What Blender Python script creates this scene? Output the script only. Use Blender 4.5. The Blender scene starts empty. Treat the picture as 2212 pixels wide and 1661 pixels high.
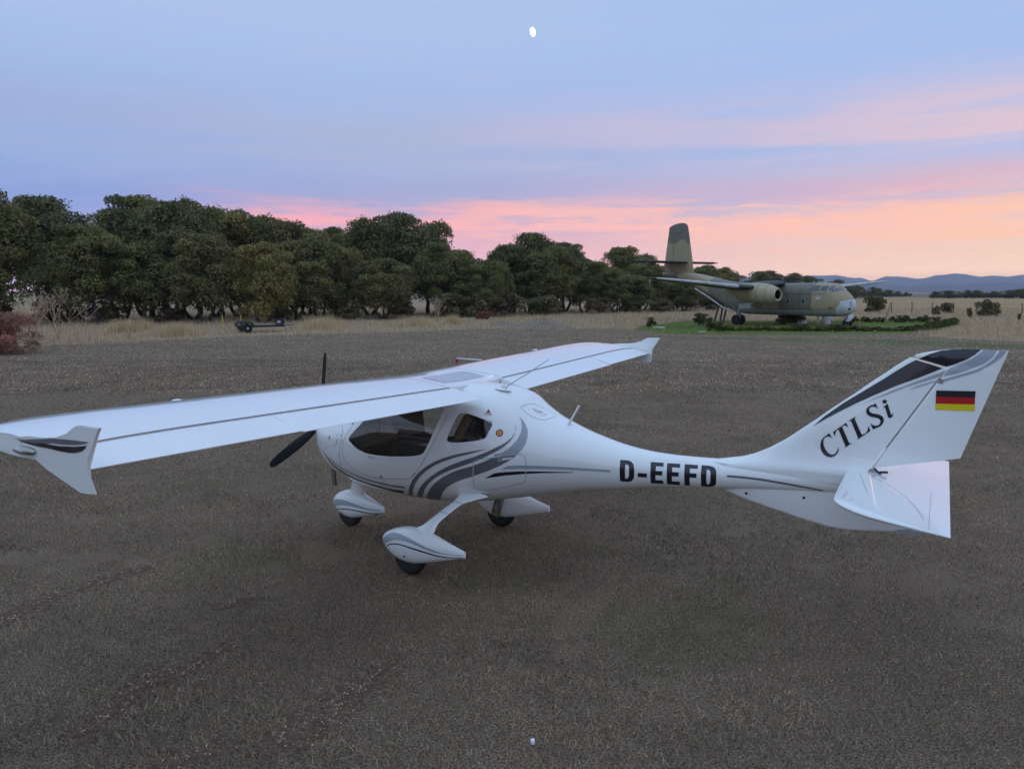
import bpy, bmesh, math, random
import numpy as np
from mathutils import Vector, Matrix
from mathutils.bvhtree import BVHTree

HAZE = 1.15e-4
R = math.radians
rng = random.Random(7)
nrng = np.random.default_rng(11)
S = bpy.context.scene
COL = S.collection

# ---------------------------------------------------------------- camera
cam_d = bpy.data.cameras.new('camera')
cam = bpy.data.objects.new('camera', cam_d); COL.objects.link(cam)
cam.location = (6.2928, -6.4196, 2.6996)
cam.rotation_euler = (math.pi/2 - 0.1226, 0.0, 0.521)
cam_d.sensor_fit = 'HORIZONTAL'; cam_d.sensor_width = 36.0
cam_d.lens = 1620.4/2212*36.0
cam_d.clip_start = 0.1; cam_d.clip_end = 60000
S.camera = cam

# ---------------------------------------------------------------- colour
def lin(r, g, b):
    def f(c):
        c /= 255.0
        return c/12.92 if c <= 0.04045 else ((c+0.055)/1.055)**2.4
    return (f(r), f(g), f(b), 1.0)

# ---------------------------------------------------------------- world: dusk sky
SUN_AZ = 0.521 - R(52)          # sunset azimuth, measured like the camera's z rotation
sun_dir = Vector((-math.sin(SUN_AZ), math.cos(SUN_AZ), 0))
W = bpy.data.worlds.new('World'); S.world = W; W.use_nodes = True
nt = W.node_tree; nt.nodes.clear()
class NG:
    """tiny node-graph helper"""
    def __init__(s, t): s.t = t
    def n(s, typ, **kw):
        o = s.t.nodes.new(typ)
        for k, v in kw.items(): setattr(o, k, v)
        return o
    def put(s, sock, v):
        if isinstance(v, bpy.types.NodeSocket): s.t.links.new(v, sock)
        elif v is not None: sock.default_value = v
    def m(s, op, a, b=None, c=None, clamp=False):
        o = s.n('ShaderNodeMath', operation=op); o.use_clamp = clamp
        for i, v in enumerate((a, b, c)):
            if v is not None: s.put(o.inputs[i], v)
        return o.outputs[0]
    def rng(s, v, a, b, c=0.0, d=1.0, smooth=True):
        o = s.n('ShaderNodeMapRange', interpolation_type='SMOOTHSTEP' if smooth else 'LINEAR')
        s.put(o.inputs[0], v)
        for i, x in enumerate((a, b, c, d)): s.put(o.inputs[i+1], x)
        return o.outputs[0]
    def mix(s, f, a, b, mode='MIX'):
        o = s.n('ShaderNodeMix', data_type='RGBA', blend_type=mode)
        s.put(o.inputs[0], f); s.put(o.inputs[6], a); s.put(o.inputs[7], b)
        return o.outputs[2]
    def ramp(s, v, stops, interp='EASE'):
        o = s.n('ShaderNodeValToRGB'); e = o.color_ramp.elements
        o.color_ramp.interpolation = interp
        while len(e) < len(stops): e.new(0.5)
        for i, (p, c) in enumerate(stops):
            e[i].position = p; e[i].color = c
        s.put(o.inputs[0], v); return o.outputs[0]
    def noise(s, vec, scale, detail=4.0, rough=0.5, dist=0.0):
        o = s.n('ShaderNodeTexNoise'); s.put(o.inputs['Vector'], vec)
        s.put(o.inputs['Scale'], scale); s.put(o.inputs['Detail'], detail)
        s.put(o.inputs['Roughness'], rough); s.put(o.inputs['Distortion'], dist)
        return o.outputs[0]
    def vmul(s, v, t, add=(0, 0, 0)):
        o = s.n('ShaderNodeVectorMath', operation='MULTIPLY_ADD')
        s.put(o.inputs[0], v); o.inputs[1].default_value = t; o.inputs[2].default_value = add
        return o.outputs[0]
    def sep(s, v):
        o = s.n('ShaderNodeSeparateXYZ'); s.put(o.inputs[0], v); return o.outputs

g = NG(nt)
tc = g.n('ShaderNodeTexCoord'); D = tc.outputs['Generated']
dx, dy, dz = g.sep(D)
elev = g.m('MULTIPLY', g.m('ARCSINE', dz), 180/math.pi)                # degrees
hor = g.m('MAXIMUM', g.m('SQRT', g.m('ADD', g.m('MULTIPLY', dx, dx), g.m('MULTIPLY', dy, dy))), 0.001)
sdot = g.m('DIVIDE', g.m('ADD', g.m('MULTIPLY', dx, sun_dir.x), g.m('MULTIPLY', dy, sun_dir.y)), hor)
az = g.rng(sdot, 0.05, 1.0, smooth=False)                              # 0 away from the sunset .. 1 at it
eu = g.rng(elev, 0.0, 30.0, smooth=False)
away = g.ramp(eu, [(0.0, lin(188,160,190)), (0.10, lin(158,160,204)), (0.20, lin(138,157,209)), (0.30, lin(147,170,216)), (0.42, lin(158,182,224)), (0.62, lin(170,192,231)), (1.0, lin(172,194,233))])
mid = g.ramp(eu, [(0.0, lin(232,176,166)), (0.10, lin(224,172,182)), (0.22, lin(162,166,204)), (0.32, lin(163,176,215)), (0.44, lin(164,186,228)), (0.62, lin(171,193,231)), (1.0, lin(172,194,233))])
toward = g.ramp(eu, [(0.0, lin(240,192,148)), (0.06, lin(238,200,164)), (0.13, lin(235,200,180)), (0.23, lin(200,190,210)), (0.33, lin(172,188,226)), (0.42, lin(166,189,232)), (0.62, lin(163,190,233)), (1.0, lin(166,192,235))])
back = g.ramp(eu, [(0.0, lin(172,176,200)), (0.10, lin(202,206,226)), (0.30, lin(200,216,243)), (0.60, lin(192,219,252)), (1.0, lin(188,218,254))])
base = g.mix(g.rng(az, 0.0, 0.58), away, g.mix(g.rng(az, 0.55, 1.0), mid, toward))
base = g.mix(g.rng(sdot, 0.0, -0.65), base, back)  # unseen sky behind the camera, brightened to lift the aircraft's near side
# stratus bands
wv = g.vmul(D, (1.0, 1.0, 11.0))
n2 = g.noise(g.vmul(D, (1.0, 1.0, 15.0), (1.37, 1.7, 1.4)), 2.4, 4.5, 0.58)
n3 = g.noise(g.vmul(D, (1.0, 1.0, 10.0), (7.3, 1.2, 5.0)), 5.6, 5.0, 0.64)
n1 = n2; n4 = n3
wob = g.m('MULTIPLY', g.m('SUBTRACT', n1, 0.5), 5.0)
# thin high veil over everything
veil = g.m('MULTIPLY', g.rng(n3, 0.45, 0.75), 0.22)
c0 = g.mix(veil, base, g.mix(az, lin(186,188,222), lin(206,196,220)))
# mauve / pink bank at 9..13 degrees
e1 = g.m('ADD', elev, wob)
bankA = g.m('MULTIPLY', g.rng(e1, 7.6, 10.6), g.rng(e1, 15.0, 11.6))
mA = g.m('MULTIPLY', bankA, g.rng(n2, 0.28, 0.60), clamp=True)
colA = g.ramp(az, [(0.0, lin(157,174,214)), (0.45, lin(170,180,211)), (0.75, lin(198,188,214)), (1.0, lin(224,196,206))])
c1 = g.mix(g.m('MULTIPLY', mA, 0.95), c0, colA)
# soft bank at 7..8.6 degrees, mostly to the right
bankB = g.m('MULTIPLY', g.rng(e1, 5.2, 6.6), g.rng(e1, 9.0, 7.2))
mB = g.m('MULTIPLY', g.m('MULTIPLY', bankB, g.rng(n2, 0.30, 0.62)), g.rng(az, 0.1, 0.8))
colB = g.ramp(az, [(0.0, lin(150,166,211)), (0.5, lin(168,172,208)), (0.8, lin(198,176,202)), (1.0, lin(232,176,180))])
c2 = g.mix(mB, c1, colB)
# lit underside, 4..7 degrees
e2 = g.m('ADD', elev, g.m('MULTIPLY', g.m('SUBTRACT', n2, 0.5), 4.2))
e2 = g.m('SUBTRACT', e2, g.m('ADD', 0.55, g.m('MULTIPLY', g.rng(az, 0.2, 0.75), 0.65)))
bankC = g.m('MULTIPLY', g.rng(e2, 2.3, 3.7), g.rng(e2, 6.4, 4.3))
mC = g.m('MULTIPLY', g.m('MULTIPLY', bankC, g.rng(n3, 0.34, 0.58)), g.rng(az, 0.10, 0.32), clamp=True)
colC = g.ramp(az, [(0.0, lin(206,162,192)), (0.42, lin(246,172,176)), (0.68, lin(250,186,176)), (0.86, lin(251,190,172)), (1.0, lin(253,198,160))])
c3 = g.mix(mC, c2, colC)
spark = g.m('MULTIPLY', g.m('MULTIPLY', mC, g.rng(n4, 0.55, 0.72)), g.rng(az, 0.55, 0.9))
c4 = g.mix(g.m('MULTIPLY', spark, 0.8), c3, lin(254,206,148))
# low streaks 1.5..4 degrees
bankD = g.m('MULTIPLY', g.rng(elev, 1.8, 3.0), g.rng(elev, 4.8, 3.6))
mD = g.m('MULTIPLY', g.m('MULTIPLY', bankD, g.rng(n4, 0.48, 0.62)), g.rng(az, 0.3, 0.7))
c5 = g.mix(g.m('MULTIPLY', mD, 0.75), c4, g.mix(az, lin(240,168,172), lin(249,194,160)))
# unseen zenith brightened to lift upward faces, below horizon a dull ground tone
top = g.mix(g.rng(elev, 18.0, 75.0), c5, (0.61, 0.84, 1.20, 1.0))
# the haze box dims the low sky: the sky beyond it is that much brighter
tau = g.m('DIVIDE', HAZE*254.0, g.m('MAXIMUM', dz, 0.0235))
gain = g.m('EXPONENT', tau)
sc_ = g.n('ShaderNodeVectorMath', operation='SCALE'); g.put(sc_.inputs[0], top); g.put(sc_.inputs[3], gain)
iv = g.n('ShaderNodeVectorMath', operation='SCALE'); iv.inputs[0].default_value = (0.13,0.15,0.21); g.put(iv.inputs[3], g.m('SUBTRACT', gain, 1.0))
sb = g.n('ShaderNodeVectorMath', operation='SUBTRACT'); g.put(sb.inputs[0], sc_.outputs[0]); g.put(sb.inputs[1], iv.outputs[0])
fin = g.mix(g.rng(elev, -0.2, -2.5), sb.outputs[0], lin(120,108,104))
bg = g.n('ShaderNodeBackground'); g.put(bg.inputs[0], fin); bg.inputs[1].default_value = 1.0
W.cycles.sampling_method = 'MANUAL'; W.cycles.sample_map_resolution = 512
out = g.n('ShaderNodeOutputWorld'); nt.links.new(bg.outputs[0], out.inputs[0])

# ---------------------------------------------------------------- sun (just gone: a weak wide warm glow from the sunset)
sl = bpy.data.lights.new('sun', 'SUN'); sl.energy = 0.35; sl.angle = R(25); sl.color = (1.0, 0.62, 0.45)
so = bpy.data.objects.new('sun', sl); COL.objects.link(so)
so.rotation_euler = (-(sun_dir*math.cos(R(4))) - Vector((0,0,math.sin(R(4))))).to_track_quat('-Z', 'Y').to_euler()

# ---------------------------------------------------------------- exposure
S.view_settings.view_transform = 'Standard'; S.view_settings.look = 'None'
S.view_settings.exposure = 0.0; S.view_settings.gamma = 1.0
S.view_settings.use_curve_mapping = False
S.render.engine = 'CYCLES'
S.cycles.use_denoising = True
try: S.cycles.denoiser = 'OPENIMAGEDENOISE'
except Exception: pass
S.cycles.max_bounces = 6; S.cycles.diffuse_bounces = 2; S.cycles.glossy_bounces = 3
S.cycles.transparent_max_bounces = 10; S.cycles.volume_bounces = 0
S.cycles.use_adaptive_sampling = True; S.cycles.adaptive_threshold = 0.02

# ---------------------------------------------------------------- scene helpers
def tag(o, label=None, cat=None, group=None, kind=None):
    if label: o['label'] = label
    if cat: o['category'] = cat
    if group: o['group'] = group
    if kind: o['kind'] = kind
    return o
def empty(name, loc=(0,0,0), rz=0.0):
    o = bpy.data.objects.new(name, None); COL.objects.link(o)
    o.location = loc; o.rotation_euler = (0,0,rz); o.empty_display_size = 0.2
    return o
def chain(o):
    m = Matrix.LocRotScale(o.location, o.rotation_euler, o.scale)
    return chain(o.parent) @ o.matrix_parent_inverse @ m if o.parent else m
def put(name, me, mat=None, parent=None, world=False):
    """link a mesh as an object; world=True: its vertices are in world space although it has a parent"""
    o = bpy.data.objects.new(name, me); COL.objects.link(o)
    if mat is not None:
        for mm in (mat if isinstance(mat, (list, tuple)) else [mat]): me.materials.append(mm)
    if parent is not None:
        o.parent = parent
        if world: o.matrix_parent_inverse = chain(parent).inverted()
    return o
def pydata(name, v, f, smooth=True):
    me = bpy.data.meshes.new(name); me.from_pydata([tuple(map(float, p)) for p in v], [], f); me.update()
    if smooth:
        me.polygons.foreach_set('use_smooth', [True]*len(me.polygons))
    return me
def autosmooth(me, ang=35):
    bm = bmesh.new(); bm.from_mesh(me)
    for e in bm.edges:
        if len(e.link_faces) == 2 and e.calc_face_angle(0) > R(ang): e.smooth = False
    bm.to_mesh(me); bm.free()
class MB:
    """mesh builder"""
    def __init__(s): s.v = []; s.f = []
    def add(s, v, f):
        k = len(s.v); s.v += [tuple(map(float, p)) for p in v]; s.f += [tuple(i+k for i in q) for q in f]; return s
    def box(s, c, d, rot=None):
        c = Vector(c); v = []
        for x in (-.5,.5):
            for y in (-.5,.5):
                for z in (-.5,.5):
                    p = Vector((x*d[0], y*d[1], z*d[2]))
                    if rot is not None: p = rot @ p
                    v.append(c+p)
        return s.add(v, [(0,1,3,2),(4,6,7,5),(0,4,5,1),(2,3,7,6),(0,2,6,4),(1,5,7,3)])
    def loft(s, rings, closed=True, cap=(True, True)):
        n = len(rings[0]); v = [p for r in rings for p in r]; f = []
        for i in range(len(rings)-1):
            for j in range(n if closed else n-1):
                a = i*n+j; b = i*n+(j+1)%n; f.append((a, b, b+n, a+n))
        if closed and cap[0]: f.append(tuple(reversed(range(n))))
        if closed and cap[1]: f.append(tuple((len(rings)-1)*n+j for j in range(n)))
        return s.add(v, f)
    def tube(s, path, rad, n=8, squash=None, cap=(True, True)):
        P = [Vector(p) for p in path]; rings = []
        if not isinstance(rad, (list, tuple)): rad = [rad]*len(P)
        up = None
        for i, p in enumerate(P):
            t = (P[min(i+1, len(P)-1)] - P[max(i-1, 0)]).normalized()
            if up is None: up = Vector((0,0,1)) if abs(t.z) < .9 else Vector((1,0,0))
            a = t.cross(up).normalized(); up = a.cross(t).normalized()
            rings.append([p + (a*math.cos(2*math.pi*k/n) + up*math.sin(2*math.pi*k/n))*rad[i] for k in range(n)])
        return s.loft(rings, True, cap)
    def lathe(s, prof, n=24, origin=(0,0,0), axis='x'):
        rings = []
        for (a, r) in prof:
            ring = []
            for k in range(n):
                c, q = r*math.cos(2*math.pi*k/n), r*math.sin(2*math.pi*k/n)
                p = {'x': (a, c, q), 'y': (q, a, c), 'z': (c, q, a)}[axis]
                ring.append(tuple(p[i]+origin[i] for i in range(3)))
            rings.append(ring)
        return s.loft(rings)
    def prism(s, poly, y0, y1):
        """polygon in x,z extruded along y"""
        n = len(poly)
        v = [(x, y0, z) for x, z in poly] + [(x, y1, z) for x, z in poly]
        return s.add(v, [tuple(range(n)), tuple(reversed(range(n, 2*n)))] + [(i, i+n, (i+1)%n+n, (i+1)%n) for i in range(n)])
    def mesh(s, name, smooth=True, sharp=None, merge=0):
        me = pydata(name, s.v, s.f, smooth)
        bm = bmesh.new(); bm.from_mesh(me)
        if merge: bmesh.ops.remove_doubles(bm, verts=bm.verts, dist=merge)
        bmesh.ops.recalc_face_normals(bm, faces=bm.faces)
        if smooth and sharp:
            for e in bm.edges:
                if len(e.link_faces) == 2 and e.calc_face_angle(0) > R(sharp): e.smooth = False
        bm.to_mesh(me); bm.free(); return me
    def put(s, name, mat, parent=None, smooth=True, sharp=35, world=False, merge=0):
        return put(name, s.mesh(name, smooth, sharp, merge), mat, parent, world)
def spline(xs, ys):
    """monotone-ish cubic interpolation through control points"""
    xs = np.array(xs, float); ys = np.array(ys, float)
    h = np.diff(xs); d = np.diff(ys)/h; m = np.zeros_like(ys)
    m[0], m[-1] = d[0], d[-1]
    for i in range(1, len(xs)-1):
        m[i] = 0 if d[i-1]*d[i] <= 0 else (h[i-1]+h[i])*3/((2*h[i]+h[i-1])/d[i-1] + (h[i]+2*h[i-1])/d[i])
    def f(x):
        x = min(max(x, xs[0]), xs[-1]); i = min(int(np.searchsorted(xs, x, 'right'))-1, len(h)-1); i = max(i, 0)
        t = (x-xs[i])/h[i]
        return float((2*t**3-3*t*t+1)*ys[i] + (t**3-2*t*t+t)*h[i]*m[i] + (-2*t**3+3*t*t)*ys[i+1] + (t**3-t*t)*h[i]*m[i+1])
    return f
def smooth_poly(pts, n=8, closed=True):
    """Catmull-Rom through the points"""
    P = [np.array(p, float) for p in pts]; o = []; N = len(P)
    for i in range(N if closed else N-1):
        p0, p1, p2, p3 = (P[(i-1) % N], P[i], P[(i+1) % N], P[(i+2) % N]) if closed else (P[max(i-1,0)], P[i], P[i+1], P[min(i+2,N-1)])
        for k in range(n):
            t = k/n
            o.append(tuple(0.5*((2*p1)+(-p0+p2)*t+(2*p0-5*p1+4*p2-p3)*t*t+(-p0+3*p1-3*p2+p3)*t**3)))
    if not closed: o.append(tuple(P[-1]))
    return o

# ---------------------------------------------------------------- materials
MATS = {}
def mat(name, col=(0.5,0.5,0.5), rough=0.5, metal=0.0, coat=0.0, spec=0.5, var=0.0, vscale=3.0, bump=0.0, bscale=40.0, emit=None, estr=0.0):
    if name in MATS: return MATS[name]
    m = bpy.data.materials.new(name); m.use_nodes = True; MATS[name] = m
    g = NG(m.node_tree); b = m.node_tree.nodes['Principled BSDF']
    c = tuple(col[:3]) + (1.0,)
    b.inputs['Base Color'].default_value = c
    b.inputs['Roughness'].default_value = rough; b.inputs['Metallic'].default_value = metal
    b.inputs['Coat Weight'].default_value = coat; b.inputs['Coat Roughness'].default_value = 0.05
    b.inputs['Specular IOR Level'].default_value = spec
    if var or bump:
        t = g.n('ShaderNodeTexCoord').outputs['Object']
        if var:
            n = g.noise(t, vscale, 6, 0.6)
            lo = tuple(x*(1-var) for x in c[:3])+(1,); hi = tuple(min(1, x*(1+var)) for x in c[:3])+(1,)
            g.put(b.inputs['Base Color'], g.mix(g.rng(n, .3, .7), lo, hi))
            g.put(b.inputs['Roughness'], g.rng(n, .3, .7, max(0.02, rough*0.85), min(1, rough*1.15)))
        if bump:
            bn = g.n('ShaderNodeBump'); bn.inputs['Strength'].default_value = bump; bn.inputs['Distance'].default_value = 0.02
            g.put(bn.inputs['Height'], g.noise(t, bscale, 5, 0.6)); g.put(b.inputs['Normal'], bn.outputs[0])
    if emit:
        b.inputs['Emission Color'].default_value = tuple(emit[:3])+(1,); b.inputs['Emission Strength'].default_value = estr
    return m
def attr_mat(name, rough=0.7, spec=0.2, trans=0.0, attr='tint'):
    """colour carried by a per-blade / per-leaf attribute: straw, green, grey"""
    if name in MATS: return MATS[name]
    m = bpy.data.materials.new(name); m.use_nodes = True; MATS[name] = m
    g = NG(m.node_tree); b = m.node_tree.nodes['Principled BSDF']
    a = g.n('ShaderNodeAttribute', attribute_name=attr)
    g.put(b.inputs['Base Color'], a.outputs['Color'])
    b.inputs['Roughness'].default_value = rough; b.inputs['Specular IOR Level'].default_value = spec
    if trans:
        tr = g.n('ShaderNodeBsdfTranslucent'); g.put(tr.inputs[0], a.outputs['Color'])
        mx = g.n('ShaderNodeMixShader'); mx.inputs[0].default_value = trans
        o = m.node_tree.nodes['Material Output']
        g.put(mx.inputs[1], b.outputs[0]); g.put(mx.inputs[2], tr.outputs[0]); g.put(o.inputs[0], mx.outputs[0])
    return m
def glass(name, tint=(0.55,0.58,0.6), extra=0.04):
    if name in MATS: return MATS[name]
    m = bpy.data.materials.new(name); m.use_nodes = True; MATS[name] = m
    g = NG(m.node_tree); m.node_tree.nodes.remove(m.node_tree.nodes['Principled BSDF'])
    tr = g.n('ShaderNodeBsdfTransparent'); tr.inputs[0].default_value = tuple(tint)+(1,)
    gl = g.n('ShaderNodeBsdfGlossy'); gl.inputs['Roughness'].default_value = 0.02
    fr = g.n('ShaderNodeFresnel'); fr.inputs[0].default_value = 1.5
    mx = g.n('ShaderNodeMixShader'); g.put(mx.inputs[0], g.m('ADD', g.m('MULTIPLY', fr.outputs[0], 1.6), extra, clamp=True))
    g.put(mx.inputs[1], tr.outputs[0]); g.put(mx.inputs[2], gl.outputs[0])
    g.put(m.node_tree.nodes['Material Output'].inputs[0], mx.outputs[0])
    return m
WHITE = mat('gelcoat_white', (0.82,0.82,0.80), 0.32, coat=1.0, var=0.02, vscale=1.5)
# ================================================================ ground, fields, mountains
def ground_mat(name, cols, scale, fine=60.0, patch=None, bump=0.6, rough=0.95):
    m = bpy.data.materials.new(name); m.use_nodes = True; MATS[name] = m
    g = NG(m.node_tree); b = m.node_tree.nodes['Principled BSDF']
    t = g.n('ShaderNodeTexCoord').outputs['Object']
    n1 = g.noise(t, scale, 5, 0.6); n2 = g.noise(t, fine, 3, 0.7); n3 = g.noise(g.vmul(t, (1,1,1), (5,3,0)), scale*0.22, 3, 0.5)
    c = g.mix(g.rng(n1, .32, .68), cols[0], cols[1])
    c = g.mix(g.rng(n3, .38, .66), c, cols[2])
    if len(cols) > 3:
        n4 = g.noise(g.vmul(t, (1,1,1), (17,8,0)), scale*0.6, 4, 0.6)
        c = g.mix(g.m('MULTIPLY', g.rng(n4, .54, .72), 0.75), c, cols[3])
    c = g.mix(g.rng(n2, .38, .60, 0.0, 0.92), c, tuple(x*0.20 for x in cols[0][:3])+(1,))
    g.put(b.inputs['Base Color'], c); b.inputs['Roughness'].default_value = rough; b.inputs['Specular IOR Level'].default_value = 0.15
    bn = g.n('ShaderNodeBump'); bn.inputs['Strength'].default_value = bump; bn.inputs['Distance'].default_value = 0.03
    g.put(bn.inputs['Height'], n2); g.put(b.inputs['Normal'], bn.outputs[0])
    return m
C4 = lambda r, g_, b: (r, g_, b, 1.0)
GM = ground_mat('mown_dry_grass', [C4(.42,.295,.190), C4(.31,.216,.140), C4(.36,.265,.180), C4(.21,.185,.10)], 0.55, 64.0, bump=1.0)
MM = ground_mat('dry_meadow', [C4(.56,.40,.235), C4(.46,.33,.20), C4(.50,.37,.23)], 0.25, 18.0)
LM = ground_mat('lawn_green', [C4(.20,.26,.055), C4(.16,.215,.046), C4(.25,.27,.08)], 0.5, 20.0)
SM = ground_mat('stubble_gold', [C4(.60,.38,.18), C4(.52,.33,.16), C4(.62,.42,.21)], 0.09, 3.0)
VM = ground_mat('verge_grass', [C4(.17,.20,.075), C4(.22,.215,.10), C4(.20,.195,.095)], 0.4, 20.0)
def sheet(name, poly, z, m, wob=0.0, sub=1, seed=1):
    r_ = random.Random(seed); pts = []
    for i, p in enumerate(poly):
        q = poly[(i+1) % len(poly)]
        for k in range(sub):
            t = k/sub; pts.append((p[0]+(q[0]-p[0])*t + r_.uniform(-wob, wob), p[1]+(q[1]-p[1])*t + r_.uniform(-wob, wob), z))
    bm = bmesh.new(); vs_ = [bm.verts.new(p) for p in pts]
    bmesh.ops.triangle_fill(bm, use_beauty=True, edges=[bm.edges.new((vs_[i], vs_[(i+1) % len(vs_)])) for i in range(len(vs_))])
    for f in bm.faces:
        f.normal_update()
        if f.normal.z < 0: f.normal_flip()
    me = bpy.data.meshes.new(name); bm.to_mesh(me); bm.free()
    return tag(put(name, me, m), kind='structure')
m = MB(); m.add([(-16000,-9000,0),(16000,-9000,0),(16000,16000,0),(-16000,16000,0)],[(0,1,2,3)])
tag(m.put('ground', GM, smooth=False), kind='structure')
MEADOW = [(-120,-25),(-50,4),(-34.5,11),(-32.5,17.5),(-31.5,24.5),(-28,30.5),(-25,35.5),(-22,42.0),(-15,45.5),(-8,45.5),(-8,60),(5,60),(5.6,46.0),(8.0,43.5),(14,43.0),(40,30),(300,30),(900,3000),(-900,3000),(-900,60)]
sheet('meadow', MEADOW, 0.004, MM, 0.55, 12)
sheet('field_verge', [(-9.5,37.6),(0,40.5),(4.5,42.0),(9,40.5),(22,34),(24,31),(9,36.5),(0,37.0)], 0.003, VM, 0.3, 6, 4)
LAWN = [(-13.2,45.0),(-9.6,40.9),(-5,42.6),(0.2,45.2),(3.6,47.6),(6.2,54.2),(7.6,68.2),(2.9,75.3),(-6,70),(-14.6,62.4),(-14.6,51.4)]
sheet('lawn', LAWN, 0.008, LM, 0.25, 6, 2)
sheet('stubble_field', [(-13,118),(-6,112),(6,110),(14,108),(30,104),(300,90),(300,330),(40,352),(6,345),(-12,352),(-16,300)], 0.012, SM, 0.6, 4, 3)
sheet('far_field', [(-16,420),(60,405),(400,380),(1500,1400),(-160,1400)], 0.010, ground_mat('far_field_pale', [C4(.30,.25,.17), C4(.20,.17,.13), C4(.26,.22,.17)], 0.012, 0.3), 2.0, 4, 8)
# mountains: two ridges, heights measured against the horizon (azimuth in degrees, elevation in degrees)
MT = [(40,.9),(34,1.2),(28,1.0),(22,1.15),(16,.95),(12,1.05),(9.38,1.06),(8.34,1.15),(7.46,1.13),(6.66,1.16),(6.07,1.04),(5.5,.96),(5.15,.99),(4.71,.83),(4.36,.72),(4.09,.87),(3.61,1.06),(2.86,1.03),(2.31,.97),(1.84,.89),(1.24,.91),(.66,1.10),(.21,1.10),(-.43,1.20),(-1.06,1.17),(-1.57,1.04),(-1.89,.97),(-2.62,1.04),(-3.35,.94),(-4.19,1.08),(-6,1.2),(-9,.95),(-13,1.1),(-18,.8),(-24,1.0)]
def ridge(name, dist, fac, shift, seed, m):
    azs = np.arange(-24, 40, 0.12); r_ = np.random.default_rng(seed)
    a = np.array([p[0] for p in reversed(MT)]); e = np.array([p[1] for p in reversed(MT)])
    hh = np.interp(azs+shift, a, e)*fac
    rows = [(-0.30,0.0),(-0.22,.12),(-0.15,.32),(-0.09,.58),(-0.04,.84),(0,1.0),(0.06,.8),(0.16,.4),(0.28,0.0)]
    V = []; F = []; n = len(azs)
    sp = r_.normal(0,1,(len(rows), n))
    ker = np.ones(9)/9
    for j, (dr, k) in enumerate(rows):
        nz = np.convolve(sp[j], ker, 'same')
        for i, az_ in enumerate(azs):
            d_ = dist*(1+dr+0.02*nz[i]); th = R(az_)
            z = max(0.0, math.tan(R(hh[i]))*dist*k*(1+(0.12*nz[i] if 0 < k < 1 else 0))) + (2.7 if k == 1 else 0) - (3 if k == 0 else 0)
            V.append((6.29-math.sin(th)*d_, -6.42+math.cos(th)*d_, z))
    for j in range(len(rows)-1):
        for i in range(n-1):
            F.append((j*n+i, (j+1)*n+i, (j+1)*n+i+1, j*n+i+1))
    me = pydata(name, V, F)
    return tag(put(name, me, m), kind='structure')
HM = mat('mountain_scrub', (0.045,0.050,0.040), 0.95, spec=0.1, var=.35, vscale=.004)
ridge('mountains', 9000, 1.0, 0.0, 3, HM)
ridge('foothills', 6300, 0.52, 2.3, 5, HM)
# the air
if HAZE:
    m = MB(); m.box((0, 4200, 124), (15000, 15600, 260))
    hz = m.put('haze', None, smooth=False)
    hm = bpy.data.materials.new('haze_air'); hm.use_nodes = True; hn = hm.node_tree; hn.nodes.clear()
    ho = hn.nodes.new('ShaderNodeOutputMaterial'); hv = hn.nodes.new('ShaderNodeVolumePrincipled')
    hv.inputs['Color'].default_value = (0.74,0.82,1.0,1); hv.inputs['Density'].default_value = HAZE; hv.inputs['Anisotropy'].default_value = 0.1
    hn.links.new(hv.outputs[0], ho.inputs['Volume'])
    hz.data.materials.clear(); hz.data.materials.append(hm)
    tag(hz, kind='stuff')
# moon
m = MB(); rings = []
for i in range(13):
    a = math.pi*i/12; r_ = max(.01, math.sin(a))
    rings.append([(r_*math.cos(2*math.pi*k/20)*(.66 if math.cos(2*math.pi*k/20)*(-1 if i < 6 else 1) > 0 else .60), r_*math.sin(2*math.pi*k/20)*.6, math.cos(a)) for k in range(20)])
m.loft(rings)
mo = m.put('moon', mat('moonlight', (1,1,1), 1.0, emit=(1.0,0.99,0.95), estr=1.6))
md = Vector((-0.4986177, 0.92434392, 0.34352509)).normalized()
mo.location = Vector(cam.location) + md*20000; mo.scale = (107,107,107); mo.rotation_euler = (0.3, R(-8), 0.5)
tag(mo, 'bright white gibbous moon high in the blue dusk sky', 'moon')
# ================================================================ the light aircraft
DARKIN = mat('cabin_lining', (0.22,0.22,0.23), 0.8)
BLACK = mat('black_vinyl', (0.012,0.012,0.018), 0.25, coat=0.3)
GREY = mat('grey_vinyl', (0.13,0.132,0.145), 0.3, coat=0.3)
LGREY = mat('light_grey_vinyl', (0.33,0.36,0.41), 0.3, coat=0.3)
SEAM = mat('panel_seam', (0.22,0.23,0.25), 0.7)
SEAMD = mat('dark_gap', (0.02,0.02,0.022), 0.8)
RUB = mat('tyre_rubber', (0.012,0.012,0.012), 0.75, bump=0.2, bscale=60)
ALU = mat('brushed_metal', (0.5,0.5,0.5), 0.35, metal=1.0)
GLASS = glass('cabin_glass', (0.85,0.88,0.90), 0.02)
PROPM = mat('prop_black', (0.010,0.010,0.012), 0.6, spec=.25)
SCREW = mat('screw_head', (0.12,0.12,0.13), 0.4, metal=0.6)

plane = tag(empty('light_aircraft', (2.0, 0, 0)), 'small white high-wing light aircraft lettered D-EEFD parked on dry grass', 'aircraft')

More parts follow.
